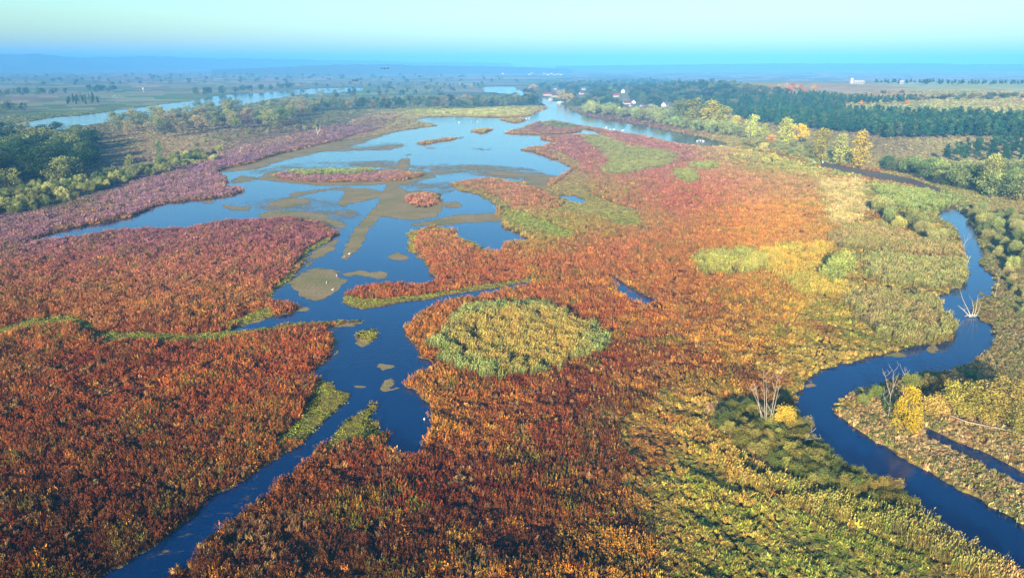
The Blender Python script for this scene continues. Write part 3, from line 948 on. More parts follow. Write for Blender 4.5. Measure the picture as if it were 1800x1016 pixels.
# trodden lines and wet rills through the marsh, bare of plants
trail_r = np.zeros((MH, MW), np.uint8)
for line in ([(768, 770), (771, 800), (766, 832)], [(967, 494), (1020, 489), (1078, 487)], [(1150, 530), (1168, 548), (1172, 560)], [(1203, 575), (1204, 612), (1222, 640)], [(620, 600), (560, 612), (545, 640)], [(1080, 487), (1084, 510)],
             [(646, 880), (655, 930), (650, 970)], [(835, 930), (832, 1000), (828, 1060)], [(78, 430), (82, 448), (80, 460)], [(1245, 690), (1190, 720), (1120, 735)], [(905, 790), (945, 830), (990, 850)], [(130, 850), (220, 838), (300, 860), (330, 880)], [(20, 860), (90, 880), (120, 900)]):
    for (ax_, ay_), (bx2, by2) in zip(line[:-1], line[1:]):
        wv = 1.2 + 2.6 * max(0, (ay_ - 400)) / 600.0
        dxl, dyl = bx2 - ax_, by2 - ay_
        ln = math.hypot(dxl, dyl)
        nx_, ny_ = -dyl / ln * wv, dxl / ln * wv
        fill(trail_r, [(ax_ + nx_, ay_ + ny_), (bx2 + nx_, by2 + ny_), (bx2 - nx_, by2 - ny_), (ax_ - nx_, ay_ - ny_)], 1)
on_trail = look_id(trail_r, wx, wy) > 0
kind = np.where(on_trail & np.isin(kind, (1, 2)), 9, kind)

# dead straw coloured stalks standing between the red plants
ms = (kind == 1) & (RNG.uniform(0, 1, len(P)) < 0.02 + 0.30 * smooth(0.55, 0.75, fbm(P[:, 0] / 6.0, P[:, 1] / 6.0, 91)))
sx2 = size * 1.1
scatter('dry_stalks', 'sedge', np.stack([P[:, 0], P[:, 1], hz_ + LAND_Z], -1)[ms], np.stack([sx2, sx2, 0.7 + 0.8 * n_mid], -1)[ms], vary(base_col[ms] * 0.35 + lin((196, 150, 84)) * 0.5, 0.3), 'straw coloured dead stalks scattered through the red marsh', 'dry stalks')
kind = np.where(ms, 9, kind)

# marsh plants
m = (kind == 1)
dens = np.clip(0.78 + 0.5 * (n_mid - 0.5) + 1.3 * (n_sml - 0.5), 0.15, 1)
m &= RNG.uniform(0, 1, len(P)) < dens - 0.12 * smooth(760, 950, py_)
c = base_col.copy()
olive, gold, dark = lin((122, 112, 36)), lin((222, 150, 48)), lin((110, 34, 16))
right = smooth(600, 1150, px_) * smooth(420, 560, py_)
g1 = (RNG.uniform(0, 1, len(P)) < smooth(0.50, 0.68, n_mid) * (0.30 + 0.45 * right + 0.3 * smooth(820, 1000, py_)))[:, None] * 0.85
c = c * (1 - g1) + olive * g1
g2 = (RNG.uniform(0, 1, len(P)) < smooth(0.50, 0.66, n_str) * (0.15 + 0.55 * right))[:, None] * 0.75
c = c * (1 - g2) + gold * g2
g3 = (RNG.uniform(0, 1, len(P)) < smooth(0.54, 0.36, n_big) * 0.75 * smooth(420, 700, py_))[:, None] * 0.7
c = c * (1 - g3) + dark * g3
rim = (edge_w * 0.7)[:, None]
c = c * (1 - rim) + lin((206, 150, 62)) * rim
hgt = (0.95 + 1.2 * (n_mid - 0.42) + 1.0 * (n_sml - 0.5) + 1.3 * (fbm(P[:, 0] / 4.5 + P[:, 1] / 14.0, P[:, 1] / 3.6, 61) - 0.5)) * (1 - 0.35 * edge_w)
zs = np.clip(hgt, 0.30, 2.0) * RNG.uniform(0.8, 1.25, len(P))
sxy = size * np.exp(RNG.normal(0, 0.25, len(P))) * 1.12
scl = np.stack([sxy, sxy, zs * np.clip(size, 0.9, 1.35)], -1)
pos = np.stack([P[:, 0], P[:, 1], hz_ + LAND_Z - 0.05 - 0.2 * edge_w * (hz_ < 1)], -1)
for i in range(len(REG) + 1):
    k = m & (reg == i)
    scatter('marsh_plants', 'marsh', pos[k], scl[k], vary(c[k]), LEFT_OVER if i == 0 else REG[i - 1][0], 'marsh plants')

# sedge and bank grass
m = (kind == 2) & (RNG.uniform(0, 1, len(P)) < np.clip(0.85 + 0.8 * (n_mid - 0.5), 0.4, 1))
c = base_col.copy()
g1 = (RNG.uniform(0, 1, len(P)) < smooth(0.48, 0.70, n_mid) * 0.7)[:, None] * 0.7
c = c * (1 - g1) + lin((140, 148, 50)) * g1
g2 = smooth(0.54, 0.70, n_str)[:, None] * 0.55
c = c * (1 - g2) + lin((226, 182, 84)) * g2
g3 = (smooth(0.56, 0.72, fbm(P[:, 0] / 12.0, P[:, 1] / 12.0, 77)) * 0.6)[:, None]
c = c * (1 - g3) + lin((172, 92, 40)) * g3
n_dia = fbm((P[:, 0] + 0.8 * P[:, 1]) / 3.2, (P[:, 1] - 0.8 * P[:, 0]) / 9.0, 58)
zs = np.clip(0.8 + 2.6 * (n_dia - 0.5) + 1.0 * (n_sml - 0.5), 0.25, 2.0)
scl_s = np.stack([sxy * 1.1, sxy * 1.1, zs * np.clip(size, 0.9, 1.3)], -1)
lowr = (px_ > 1000) & (py_ > 640)
for k, lab in ((m & lowr, 'green and yellow sedge meadow in the lower right foreground'), (m & ~lowr, 'yellow green sedge meadow inside the river bends')):
    scatter('sedge_grass', 'sedge', pos[k], scl_s[k], vary(c[k], 0.25), lab, 'sedge')
m = (kind == 5) & (RNG.uniform(0, 1, len(P)) < np.clip(0.75 + 1.2 * (n_mid - 0.5), 0.25, 1))
on_strip = ((px_ < 1815) & (py_ > 690))[:, None]
c = np.where(on_strip, base_col * 0.35 + lin((226, 186, 124)) * 0.65, base_col * 0.6 + lin((178, 158, 104)) * 0.4)
g1 = (RNG.uniform(0, 1, len(P)) < smooth(0.48, 0.66, n_mid) * 0.55)[:, None] * 0.8
c = c * (1 - g1) + lin((140, 140, 62)) * g1
scl_b = np.stack([sxy * 1.05, sxy * 1.05, np.clip(0.45 + 1.0 * (n_mid - 0.3), 0.3, 1.1)], -1)
strip_k = (px_ < 1815) & (py_ > 690)
for k, lab in ((m & strip_k, 'straw coloured grass on the strip between river and backwater'), (m & ~strip_k, 'grey green rough grass along the right edge bank')):
    scatter('bank_grass', 'sedge', pos[k], scl_b[k], vary(c[k], 0.25), lab, 'grass')
m = (kind == 7)
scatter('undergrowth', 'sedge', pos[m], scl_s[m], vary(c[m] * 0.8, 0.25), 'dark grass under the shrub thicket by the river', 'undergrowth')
# short green margins
m = (kind == 4) & (RNG.uniform(0, 1, len(P)) < 0.85)
far_l = smooth(230, 420, R)[:, None]
c = (base_col * 0.30 + lin((150, 174, 50)) * 0.8) * (1 - far_l) + (base_col * 0.4 + lin((168, 152, 84)) * 0.6) * far_l
c = c * (1 - 0.5 * edge_w[:, None]) + lin((164, 146, 92)) * 0.5 * edge_w[:, None]
scl_l = np.stack([sxy, sxy, sxy * 0.8], -1)
scatter('low_plants', 'low', pos[m], scl_l[m], vary(c[m], 0.25), 'low green plants fringing the mud and channel edges', 'low plants')
# meadow tussocks outside the marsh
m = (kind == 0) & (RNG.uniform(0, 1, len(P)) < 0.8)
scatter('meadow_grass', 'sedge', pos[m], np.stack([sxy, sxy, 0.35 + 0.2 * size], -1)[m], vary(base_col[m], 0.25), 'rough meadow grass around the woods and tree rows', 'grass')
# reed beds
REED_COL = [(190,152,66), (178,166,74), (216,170,62), (176,150,84), (166,156,84), (172,152,86), (210,178,70), (154,150,84), (154,152,76), (140,140,80), (160,160,80), (208,178,104), (160,168,80), (206,168,72), (186,152,82), (150,158,84)]
rid = look_id(reed_r, rqx, rqy)
cx, cyy = 915, 602
for i, (lab, poly) in enumerate(REEDS):
    m = (kind == 3) & (rid == i + 1)
    c = lin(REED_COL[i]) * (1 + 0 * base_col)
    gm = (smooth(0.45, 0.68, n_mid) * 0.5)[:, None]
    c = c * (1 - gm) + lin((134, 136, 62)) * gm
    if i == 0:
        rr = np.hypot((px_ - cx) / 148.0, (py_ - cyy) / 60.0)
        t = smooth(0.74, 1.0, rr + 0.5 * (n_mid - 0.5))[:, None]
        mixd = (RNG.uniform(0, 1, len(P)) < 0.35 + 0.8 * (n_sml - 0.5))[:, None] * 0.8
        c = (lin((196, 158, 68)) * (1 - mixd) + lin((150, 146, 68)) * mixd) * (1 - t) + lin((150, 154, 78)) * t
    n_clump = fbm(P[:, 0] / 1.7, P[:, 1] / 1.9, 59, 2)
    dn = smooth(0.30, 0.52, n_clump + 0.3 * (n_mid - 0.5))
    if i in (13, 14):
        gr = (RNG.uniform(0, 1, len(P)) < smooth(0.40, 0.62, n_big + 0.4 * (n_sml - 0.5)))[:, None] * 0.7
        c = c * (1 - gr) + lin((150, 146, 60)) * gr
        dn = dn * (0.25 + 0.75 * smooth(0.34, 0.52, n_mid))
    m &= RNG.uniform(0, 1, len(P)) < 0.15 + 0.85 * dn
    zs = 0.80 + 0.7 * (n_mid - 0.45) + 1.0 * (n_clump - 0.5)
    sc_ = np.stack([sxy * 0.95, sxy * 0.95, np.clip(zs, 0.45, 1.1) * (0.72 if i == 13 else 0.82)], -1)
    scatter('reed_bed', 'reed', pos[m], sc_[m], vary(c[m], 0.2), lab, 'reeds')

# ------------------------------------------------------------------ trees
def crown_quads(lobes, per, leaf, rng, drop=0.0):
    out, tone = [], []
    for (x, y, z, rx, rz, tn) in lobes:
        n = max(6, int(per * (rx / 0.2) ** 1.6))
        d = rng.normal(size=(n, 3))
        d /= np.linalg.norm(d, axis=1, keepdims=True)
        rad = np.where(rng.uniform(0, 1, n) < 0.16, rng.uniform(1.05, 1.4, n), rng.uniform(0.5, 1.06, n) ** 0.7)
        c = np.array([x, y, z]) + d * rad[:, None] * np.array([rx, rx, rz])
        q = leaves(n, c, leaf, 0.3 - drop, 1.9, rng)
        out.append(q)
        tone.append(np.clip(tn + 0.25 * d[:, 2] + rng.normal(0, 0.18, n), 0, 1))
    return np.concatenate(out), np.concatenate(tone)


def trunk_mesh(name, height, r0, branches, rng, mat, lean=0.05):
    v, f = [], []

    def tube(a, b, ra, rb, sides=6, bend=0.0):
        a, b = np.array(a, float), np.array(b, float)
        d = (b - a) / np.linalg.norm(b - a)
        s = np.cross(d, [0.31, 0.9, 0.2]); s /= np.linalg.norm(s)
        t = np.cross(d, s)
        i0 = len(v)
        segs = 4
        for j in range(segs + 1):
            k = j / segs
            p = a + (b - a) * k + s * math.sin(k * math.pi) * bend
            r = ra + (rb - ra) * k
            for m_ in range(sides):
                an = 2 * math.pi * m_ / sides
                v.append(p + (s * math.cos(an) + t * math.sin(an)) * r)
        for j in range(segs):
            for m_ in range(sides):
                f.append((i0 + j * sides + m_, i0 + j * sides + (m_ + 1) % sides, i0 + (j + 1) * sides + (m_ + 1) % sides, i0 + (j + 1) * sides + m_))
        f.append(tuple(i0 + segs * sides + m_ for m_ in range(sides)))
    top = np.array([rng.normal(0, lean), rng.normal(0, lean), height])
    tube((0, 0, -0.02), top, r0, r0 * 0.35, 7, 0.02)
    for _ in range(branches):
        t = rng.uniform(0.3, 0.9)
        a = top * t
        az = rng.uniform(0, 2 * math.pi)
        L = rng.uniform(0.18, 0.34)
        b = a + np.array([math.cos(az) * L * 0.8, math.sin(az) * L * 0.8, L])
        tube(a, b, r0 * 0.5 * (1.1 - t * 0.6), r0 * 0.1, 5, rng.normal(0, 0.02))
    return mesh_from(name, v, f, [mat], smooth_shade=True)


def make_kind(name, fn, n, trunk_h, r0, branches, seed):
    res = []
    for k in range(n):
        rng = np.random.default_rng(seed + k)
        q, tone = fn(rng)
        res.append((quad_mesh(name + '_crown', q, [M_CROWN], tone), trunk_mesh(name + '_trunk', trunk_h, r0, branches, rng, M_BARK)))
    return res


def k_broad(rng, leaf=0.058, per=150):
    lobes = [(0, 0, 0.55, 0.24, 0.26, .45)]
    for i in range(15):
        az = rng.uniform(0, 2 * math.pi)
        z = rng.uniform(0.24, 0.86)
        rad = (0.30 * math.sin(math.pi * min(1, (z - 0.02) / 0.98)) + 0.04) * rng.uniform(0.6, 1.1)
        rr = rng.uniform(0.09, 0.17)
        lobes.append((rad * math.cos(az), rad * math.sin(az), z, rr, rr * 0.85, rng.uniform(0.25, 0.7)))
    return crown_quads(lobes, per, leaf, rng)


def k_poplar(rng, leaf=0.036, per=130):
    lobes = []
    for i in range(26):
        z = 0.12 + 0.84 * (i + rng.uniform(0, 1)) / 26
        prof = 0.125 * math.sin(math.pi * min(1, 0.12 + 0.86 * z)) ** 0.6
        az = rng.uniform(0, 2 * math.pi)
        rad = prof * rng.uniform(0.3, 0.9)
        rr = rng.uniform(0.05, 0.085)
        lobes.append((rad * math.cos(az), rad * math.sin(az), z, rr, rr * 1.5, rng.uniform(0.3, 0.7)))
    return crown_quads(lobes, per * 2.6, leaf, rng, -0.3)


def k_pine(rng, leaf=0.06, per=90):
    lobes = []
    for i in range(13):
        z = 0.34 + 0.62 * (i + rng.uniform(0, 1)) / 13
        prof = 0.17 * (1.05 - z) ** 0.65
        az = rng.uniform(0, 2 * math.pi)
        rad = prof * rng.uniform(0.3, 0.9)
        rr = rng.uniform(0.06, 0.10) * (1.25 - 0.5 * z)
        lobes.append((rad * math.cos(az), rad * math.sin(az), z, rr, rr * 0.75, rng.uniform(0.2, 0.6)))
    return crown_quads(lobes, per * 2, leaf, rng)


def k_shrub(rng, leaf=0.085, per=130):
    lobes = []
    for i in range(14):
        az = rng.uniform(0, 2 * math.pi)
        rad = 0.5 * math.sqrt(rng.uniform(0, 1))
        z = rng.uniform(0.25, 0.8) * (1 - 0.7 * rad ** 2) 
        rr = rng.uniform(0.16, 0.26)
        lobes.append((rad * math.cos(az), rad * math.sin(az), z, rr, rr * 0.9, rng.uniform(0.25, 0.7)))
    return crown_quads(lobes, per, leaf, rng)


KINDS = {'broad': make_kind('broad', k_broad, 6, 0.62, 0.022, 7, 500), 'poplar': make_kind('poplar', k_poplar, 4, 0.8, 0.014, 6, 520),
         'pine': make_kind('pine', k_pine, 5, 0.85, 0.012, 4, 540), 'shrub': make_kind('shrub', k_shrub, 6, 0.5, 0.03, 8, 560)}
# near trees carry finer leaves
KINDS['fine_broad'] = make_kind('fine_broad', lambda r: k_broad(r, 0.036, 420), 3, 0.62, 0.02, 10, 580)
KINDS['fine_shrub'] = make_kind('fine_shrub', lambda r: k_shrub(r, 0.055, 330), 6, 0.5, 0.02, 9, 600)


def k_egg(rng):
    lobes = []
    for i in range(34):
        z = 0.1 + 0.84 * (i + rng.uniform(0, 1)) / 34
        prof = 0.30 * math.sin(math.pi * min(1, 0.16 + 0.8 * z)) ** 0.75
        az = rng.uniform(0, 2 * math.pi)
        rad = prof * rng.uniform(0.4, 0.85)
        rr = rng.uniform(0.08, 0.12)
        lobes.append((rad * math.cos(az), rad * math.sin(az), z, rr, rr * 1.1, rng.uniform(0.35, 0.65)))
    return crown_quads(lobes, 330, 0.035, rng, -0.25)


KINDS['egg'] = make_kind('egg', k_egg, 2, 0.7, 0.02, 8, 640)
_turn = [0]


def tree(name, kind, px, py, h, rgb, label, category, group=None, parts=True, wide=1.0, at=None):
    _turn[0] += 1
    var = KINDS[kind][_turn[0] % len(KINDS[kind])]
    if at is None:
        x, y, z = (float(v[0]) for v in ground([px], [py]))
    else:
        x, y, z = at
    loc = (x, y, z + (LAND_Z - 0.08 if z < 1.5 else 0.05))
    rz = random.uniform(0, 6.28)
    c = lin(rgb) * math.exp(random.gauss(0, 0.16 if group else 0.04)) * np.exp(np.array([random.gauss(0, 0.04) for _ in range(3)]))
    c = tuple(float(v) for v in c) + (1.0,)
    s = (h * wide, h * wide, h)
    if parts:
        root = put(bpy.data.objects.new(name, None))
        root.empty_display_size = 0.5
        tr = put(bpy.data.objects.new('trunk', var[1]), root)
        cr = put(bpy.data.objects.new('crown', var[0]), root)
        cr.color = c
    else:
        root = put(bpy.data.objects.new(name, var[0]))
        root.color = c
    root.location, root.rotation_euler, root.scale = loc, (0, 0, rz), s
    return tag(root, label, category, group)


def inside(poly, n, seed, near_bias=False):
    """n survey points spread through an outline, evenly over the ground"""
    rng = np.random.default_rng(seed)
    p = np.asarray(poly, float)
    r = np.zeros((MH, MW), np.uint8)
    fill(r, poly, 1)
    ys, xs = np.nonzero(r)
    if len(xs) == 0:
        return []
    pick = rng.integers(0, len(xs), n * 12)
    cand = np.stack([xs[pick] + X0 + rng.uniform(0, 1, n * 12), ys[pick] + Y0 + rng.uniform(0, 1, n * 12)], -1)
    gx_, gy_, gz_ = ground(cand[:, 0], cand[:, 1])
    got, w = [], np.stack([gx_, gy_ * 0.6], -1)
    area = (p[:, 0].max() - p[:, 0].min())
    dmin = None
    span = np.ptp(w, axis=0)
    dmin = 0.62 * math.sqrt(max(span[0] * span[1], 1) / n)
    taken = []
    for i in range(len(cand)):
        if len(taken) >= n:
            break
        if taken and np.min(np.hypot(*(w[taken] - w[i]).T)) < dmin:
            dmin *= 0.9985
            continue
        taken.append(i)
    return [(float(gx_[i]), float(gy_[i]), float(gz_[i])) for i in taken]


TONE = {}


def tone_word(rgb):
    r, g, b = rgb
    if r > 185 and g < 165 and r - g > 40:
        return 'orange'
    if r > 140 and g > 135:
        return 'pale olive'
    if r - g > 8:
        return 'tan'
    if r + g < 160:
        return 'dark green'
    if r + g < 215:
        return 'mid green'
    return 'olive'


HOUSE_SPOTS = [(1082,171),(1096,164),(1102,184),(1114,183),(1109,189),(1128,189),(1169,189),(962,169),(974,171),(968,176),(1026,159),(976,158),(1022,167),(985,181)]


def clear_of_houses(at):
    qx, qy = project(np.array([at[0]]), np.array([at[1]]), np.array([at[2]]))
    return not any(abs(qx[0] - hx) < 11 and -3 < qy[0] - hy < 17 for hx, hy in HOUSE_SPOTS)


def stand(name, kind, poly, n, h0, h1, cols, noun, place, category, group, seed, parts=True, wide=1.0):
    """a stand of single trees; each label says tone, size and where in the stand the tree is"""
    rng = random.Random(seed)
    spots = []
    for at in inside(poly, n, seed):
        if at[2] < 1.0:
            qx, qy = project(np.array([at[0]]), np.array([at[1]]), np.array([0.3]))
            if look(WATER, qx, qy)[0] > 0.35:
                continue
        if not clear_of_houses(at):
            continue
        spots.append((at, rng.uniform(h0, h1), rng.choice(cols)))
    if not spots:
        return
    az = np.array([a[0] / a[1] for a, _, _ in spots])
    ds = np.array([a[1] for a, _, _ in spots])
    rank_x = az.argsort().argsort() / len(spots)
    rank_y = ds.argsort().argsort() / len(spots)
    for k, (at, h, rgb) in enumerate(spots):
        side = ('far left', 'left', 'middle', 'right', 'far right')[min(4, int(rank_x[k] * 5))]
        dep = ('front', 'centre', 'back')[min(2, int(rank_y[k] * 3))]
        t = (h - h0) / (h1 - h0)
        size = 'tall ' if t > 0.66 else ('low ' if t < 0.33 else '')
        lab = '%s%s %s, %s %s of %s' % (size, tone_word(rgb), noun, side, dep, place)
        tree(name, kind, 0, 0, h, rgb, lab, category, group, parts, wide * rng.uniform(0.9, 1.15), at)


DK, MID, OLV, LOL = (44, 66, 34), (92, 106, 56), (128, 130, 70), (168, 164, 92)
# woods on the left
stand('floodplain_tree', 'broad', [(-80,250),(0,240),(60,240),(130,247),(165,258),(172,300),(120,322),(50,328),(-80,345)], 95, 10, 16, [DK, DK, MID, OLV], 'broadleaf tree', 'the dense left edge wood', 'tree', 'trees of the dense wood at the left edge', 11, True, 1.3)
stand('willow_shrub', 'shrub', [(-80,352),(0,345),(60,333),(150,312),(230,302),(330,272),(400,262),(385,284),(240,318),(140,350),(60,374),(-80,395)], 170, 3.0, 5.8, [MID, OLV, OLV, LOL], 'willow shrub', 'the thicket edging the left marsh', 'shrub', 'shrubs edging the left marsh', 12, False, 0.8)
stand('floodplain_tree', 'broad', [(190,216),(300,206),(400,197),(480,190),(530,186),(560,198),(480,226),(400,232),(300,240),(200,231)], 78, 11, 18, [MID, OLV, OLV, (120, 128, 80), (150, 134, 90)], 'tree', 'the belt before the far river', 'tree', 'trees in the belt this side of the far river', 13, True, 1.15)
stand('willow_shrub', 'shrub', [(370,236),(480,226),(560,212),(590,214),(560,228),(420,246),(330,262)], 42, 2.5, 4.5, [MID, OLV, OLV], 'shrub', 'the purple far shore', 'shrub', 'shrubs on the purple far shore', 14, False, 0.8)
stand('meadow_tree', 'broad', [(500,193),(560,186),(700,185),(860,180),(925,181),(955,185),(940,189),(850,192),(700,194),(560,196)], 86, 12, 18, [DK, MID, (104, 110, 70), (124, 116, 76)], 'tree', 'the row behind the far lagoon shore', 'tree', 'tree row behind the far shore of the lagoon', 15, True, 1.05)
for i, (lab, poly, n, kd) in enumerate((
        ('the first copse across the far river', [(-60,168),(60,164),(120,164),(112,168),(60,170),(-60,174)], 26, 'broad'),
        ('the dark conifer block across the far river', [(112,185),(130,179),(165,178),(178,184),(160,188),(120,188)], 26, 'pine'),
        ('the second copse across the far river', [(148,160),(175,157),(205,159),(200,163),(155,164)], 18, 'broad'),
        ('the left meadow edge across the far river', [(-60,198),(0,193),(46,194),(44,199),(0,202),(-60,208)], 14, 'broad'),
        ('the far bank of the straight river', [(335,166),(430,158),(520,152),(520,156),(440,163),(340,170)], 40, 'broad'))):
    stand('meadow_tree', kd, poly, n, 10, 15, [DK, DK, MID], 'conifer' if kd == 'pine' else 'tree', lab, 'tree', 'trees of ' + lab, 30 + i, False)
stand('plain_tree', 'broad', [(440,172),(520,152),(700,148),(860,150),(850,158),(700,172),(560,176)], 130, 8, 14, [DK, MID, OLV], 'hazy tree', 'the plain beyond the lagoon', 'tree', 'trees on the plain beyond the lagoon', 41, False)
stand('plain_tree', 'broad', [(-60,137),(420,131),(900,136),(910,148),(560,146),(300,150),(-60,156)], 170, 9, 15, [DK, MID], 'faint tree', 'the farthest plain', 'tree', 'trees on the farthest plain', 42, False, 1.3)
# singled out on the left
for px, py, h, kd, rgb, lab in (
        (44,236,12,'broad',(150,140,84),'tan leaved tree standing against the far river at left'), (196,326,6.5,'poplar',(180,178,98),'bright yellow green young tree at the wood edge'),
        (231,318,13.5,'poplar',(128,136,76),'slender tall willow in the gap of the left wood'), (309,295,6,'broad',(160,160,92),'pale round willow at the edge of the purple marsh'),
        (283,287,14,'poplar',(112,126,80),'tall slim tree beside the pale dry meadow'), (290,243,15,'broad',(96,100,78),'tall dark tree at the front of the far belt'),
        (268,238,13,'broad',(150,136,104),'brown leafless looking tree in front of the far belt'), (518,199,14,'broad',(120,130,82),'lone grey green tree on the purple flat'),
        (402,192,17,'broad',(104,116,76),'tall tree rising over the bend of the far river')):
    tree('floodplain_tree' if kd != 'poplar' else 'slender_tree', kd, px, py, h, rgb, lab, 'tree', None, True, 1.1 if kd == 'broad' else 1.25)

# the wooded slope with the village
stand('slope_tree', 'broad', [(908,164),(950,152),(1050,143),(1150,141),(1290,152),(1380,166),(1290,190),(1180,184),(1100,190),(1020,192),(960,178)], 270, 8, 13, [DK, DK, MID, MID, (118, 120, 60), (96, 104, 56)], 'tree', 'the wooded village slope', 'tree', 'trees on the wooded slope around the village', 51, False, 1.1)
stand('slope_tree', 'broad', [(1330,158),(1380,152),(1440,158),(1440,166),(1380,172),(1330,168)], 22, 6, 10, [(206, 132, 66), (190, 110, 60), (196, 150, 80)], 'autumn tree', 'the crest of the wooded slope', 'tree', 'orange trees on the crest of the slope', 52, False, 1.2)
stand('bank_willow', 'broad', [(1018,197),(1040,193),(1180,206),(1290,226),(1305,246),(1255,240),(1200,229),(1125,214),(1067,206),(1022,200)], 92, 10, 14, [(146, 150, 82), (130, 142, 78), (158, 158, 86)], 'willow', 'the belt along the swan water', 'tree', 'willows along the swan water', 53, True, 1.05)
def proto_leafy(k):
    rng = np.random.default_rng(500 + k)
    q, tone = k_broad(rng)
    return quad_mesh('broadleaf', q, [M_PLANT], tone)


def wood_mass(poly, n, h, wide, seed, cols, label, z_off=0.0):
    at = np.array([a for a in inside(poly, n, seed) if clear_of_houses(a)])
    hh = RNG.uniform(h * 0.75, h * 1.2, len(at))
    cc = np.array([lin(cols[i % len(cols)]) for i in range(len(at))])
    scatter('woodland', 'leafy', at, np.stack([hh * wide, hh * wide, hh], -1), vary(cc, 0.25), label, 'woodland')


SC['leafy'] = (scatter_tree(collection('broadleaves', proto_leafy, 6), 6), 6)
wood_mass([(915,165),(950,154),(1050,146),(1150,144),(1290,155),(1390,168),(1300,196),(1230,200),(1180,192),(1100,192),(1030,194),(975,178)], 620, 11, 1.5, 81, [DK, (66, 88, 46), (84, 98, 52), DK, (110, 108, 56), (70, 84, 52)], 'unbroken green woodland filling the slope around the village')
wood_mass([(1570,304),(1600,306),(1660,312),(1800,312),(1920,324),(1920,372),(1800,350),(1740,344),(1660,330)], 90, 8, 1.4, 82, [MID, (110, 118, 60), (84, 100, 52)], 'green undergrowth filling the right edge wood')
wood_mass([(-80,258),(0,248),(60,246),(130,252),(160,262),(165,298),(120,318),(50,322),(-80,338)], 70, 9, 1.5, 83, [DK, (56, 76, 40)], 'dark undergrowth filling the left edge wood')
for px, py, h, lab in ((986,178,18,'tall tan tree at the boat landing by the village'), (937,164,20,'tall tan tree at the channel mouth by the village'), (1000,184,17,'broad tan tree hanging over the village shore')):
    tree('village_tree', 'broad', px, py, h, (196, 160, 92), lab, 'tree', None, True, 1.15)
for k, (px, py, hp, rgb, lab) in enumerate(((1197,222,42,(140,138,62),'first dull green poplar of the great poplar clump by the swan water'), (1222,226,48,(164,152,58),'tallest poplar of the great clump, greenish yellow'), (1248,231,50,(170,156,58),'broad golden poplar of the great clump by the swan water'),
        (1270,234,44,(160,148,58),'last poplar of the great clump, at its right end'), (1292,238,32,(190,182,74),'shorter yellow poplar just right of the great clump'), (1321,248,43,(182,178,80),'pale tall poplar in front of the pines'), (1342,248,28,(190,180,74),'small slim yellow poplar between two tall ones'),
        (1379,259,48,(176,174,72),'tall olive poplar behind the bright yellow tree'), (1442,287,57,(164,148,60),'tall yellow poplar at the left of the three by the dry channel'), (1476,292,53,(164,156,76),'thin poplar in the middle of the three by the dry channel'), (1510,298,64,(168,146,54),'tallest yellow poplar at the right of the three by the dry channel'))):
    x, y, z = (float(v[0]) for v in ground([px], [py]))
    tree('poplar', 'poplar', px, py, hp * math.hypot(y, CAM_H) / FOC * 1.02, rgb, lab, 'tree', 'yellow poplars along the foot of the slope', True, 2.9 if k < 4 else 1.9)
for px, py, hp, rgb, kd, lab in ((1400,255,38,(226,196,40),'broad','bright yellow round tree before the pines'), (1356,260,24,(206,150,70),'broad','orange tinted tree left of the bright yellow one'), (1358,293,24,(176,166,80),'shrub','round olive bush at the edge of the orange marsh'), (1560,293,20,(66,104,48),'shrub','dark green round bush by the dry channel'),
        (1514,186,9,(230,140,50),'broad','small orange tree on the field edge, nearest the poplars'), (1594,185,10,(236,140,46),'broad','bright orange round tree on the field edge'), (1546,186,10,(176,168,80),'broad','pale green tree between two orange ones on the field edge'), (1553,166,8,(96,100,70),'shrub','dark lone bush on the upper fields'), (1585,165,7,(120,80,70),'shrub','reddish lone bush on the upper fields')):
    x, y, z = (float(v[0]) for v in ground([px], [py]))
    tree('field_tree' if kd == 'broad' else 'round_bush', kd, px, py, hp * math.hypot(y, CAM_H) / FOC, rgb, lab, 'tree' if kd == 'broad' else 'bush', None, True, 1.1)
stand('foot_tree', 'broad', [(1310,252),(1420,262),(1440,276),(1400,282),(1330,270),(1300,258)], 26, 4, 8, [(150, 146, 74), (128, 132, 70), (170, 156, 84)], 'tree', 'the growth among the poplars', 'tree', 'low trees among the poplars', 55, False, 1.2)
# pines
PLANT_A = [(1300,212),(1400,203),(1480,205),(1560,210),(1700,214),(1800,219),(1920,224),(1920,250),(1800,247),(1700,245),(1560,248),(1530,240),(1440,232),(1350,222)]
PLANT_B = [(1240,196),(1260,184),(1300,177),(1400,172),(1480,177),(1480,200),(1400,203),(1300,210)]
PINES = [(48, 90, 58), (60, 98, 58), (86, 108, 56)]
stand('pine_tree', 'pine', [(1350,222),(1440,226),(1530,232),(1700,236),(1800,238),(1920,240),(1920,250),(1800,248),(1700,246),(1560,249),(1530,241),(1440,233)], 90, 12, 14.5, PINES, 'pine', 'the front rows of the plantation', 'tree', 'pines in the front rows of the plantation', 61, True, 1.5)
stand('pine_tree', 'pine', [(1300,212),(1400,204),(1560,211),(1800,220),(1920,225),(1920,240),(1700,237),(1530,232),(1440,226),(1350,219)], 140, 12, 14.5, PINES, 'pine', 'the plantation behind the poplars', 'tree', 'pines of the plantation behind the poplars', 62, False, 1.5)


def proto_pine(k):
    rng = np.random.default_rng(540 + k)
    q, tone = k_pine(rng)
    return quad_mesh('pine', q, [M_PLANT], tone)


SC['pine'] = (scatter_tree(collection('pines', proto_pine, 5), 5), 5)


def pine_mass(poly, n, h, wide, seed, label):
    at = np.array(inside(poly, n, seed))
    hh = RNG.uniform(h * 0.85, h * 1.1, len(at))
    cc = np.array([lin(PINES[i % 3]) for i in range(len(at))])
    scatter('pine_forest', 'pine', at, np.stack([hh * wide, hh * wide, hh], -1), vary(cc, 0.15), label, 'forest')


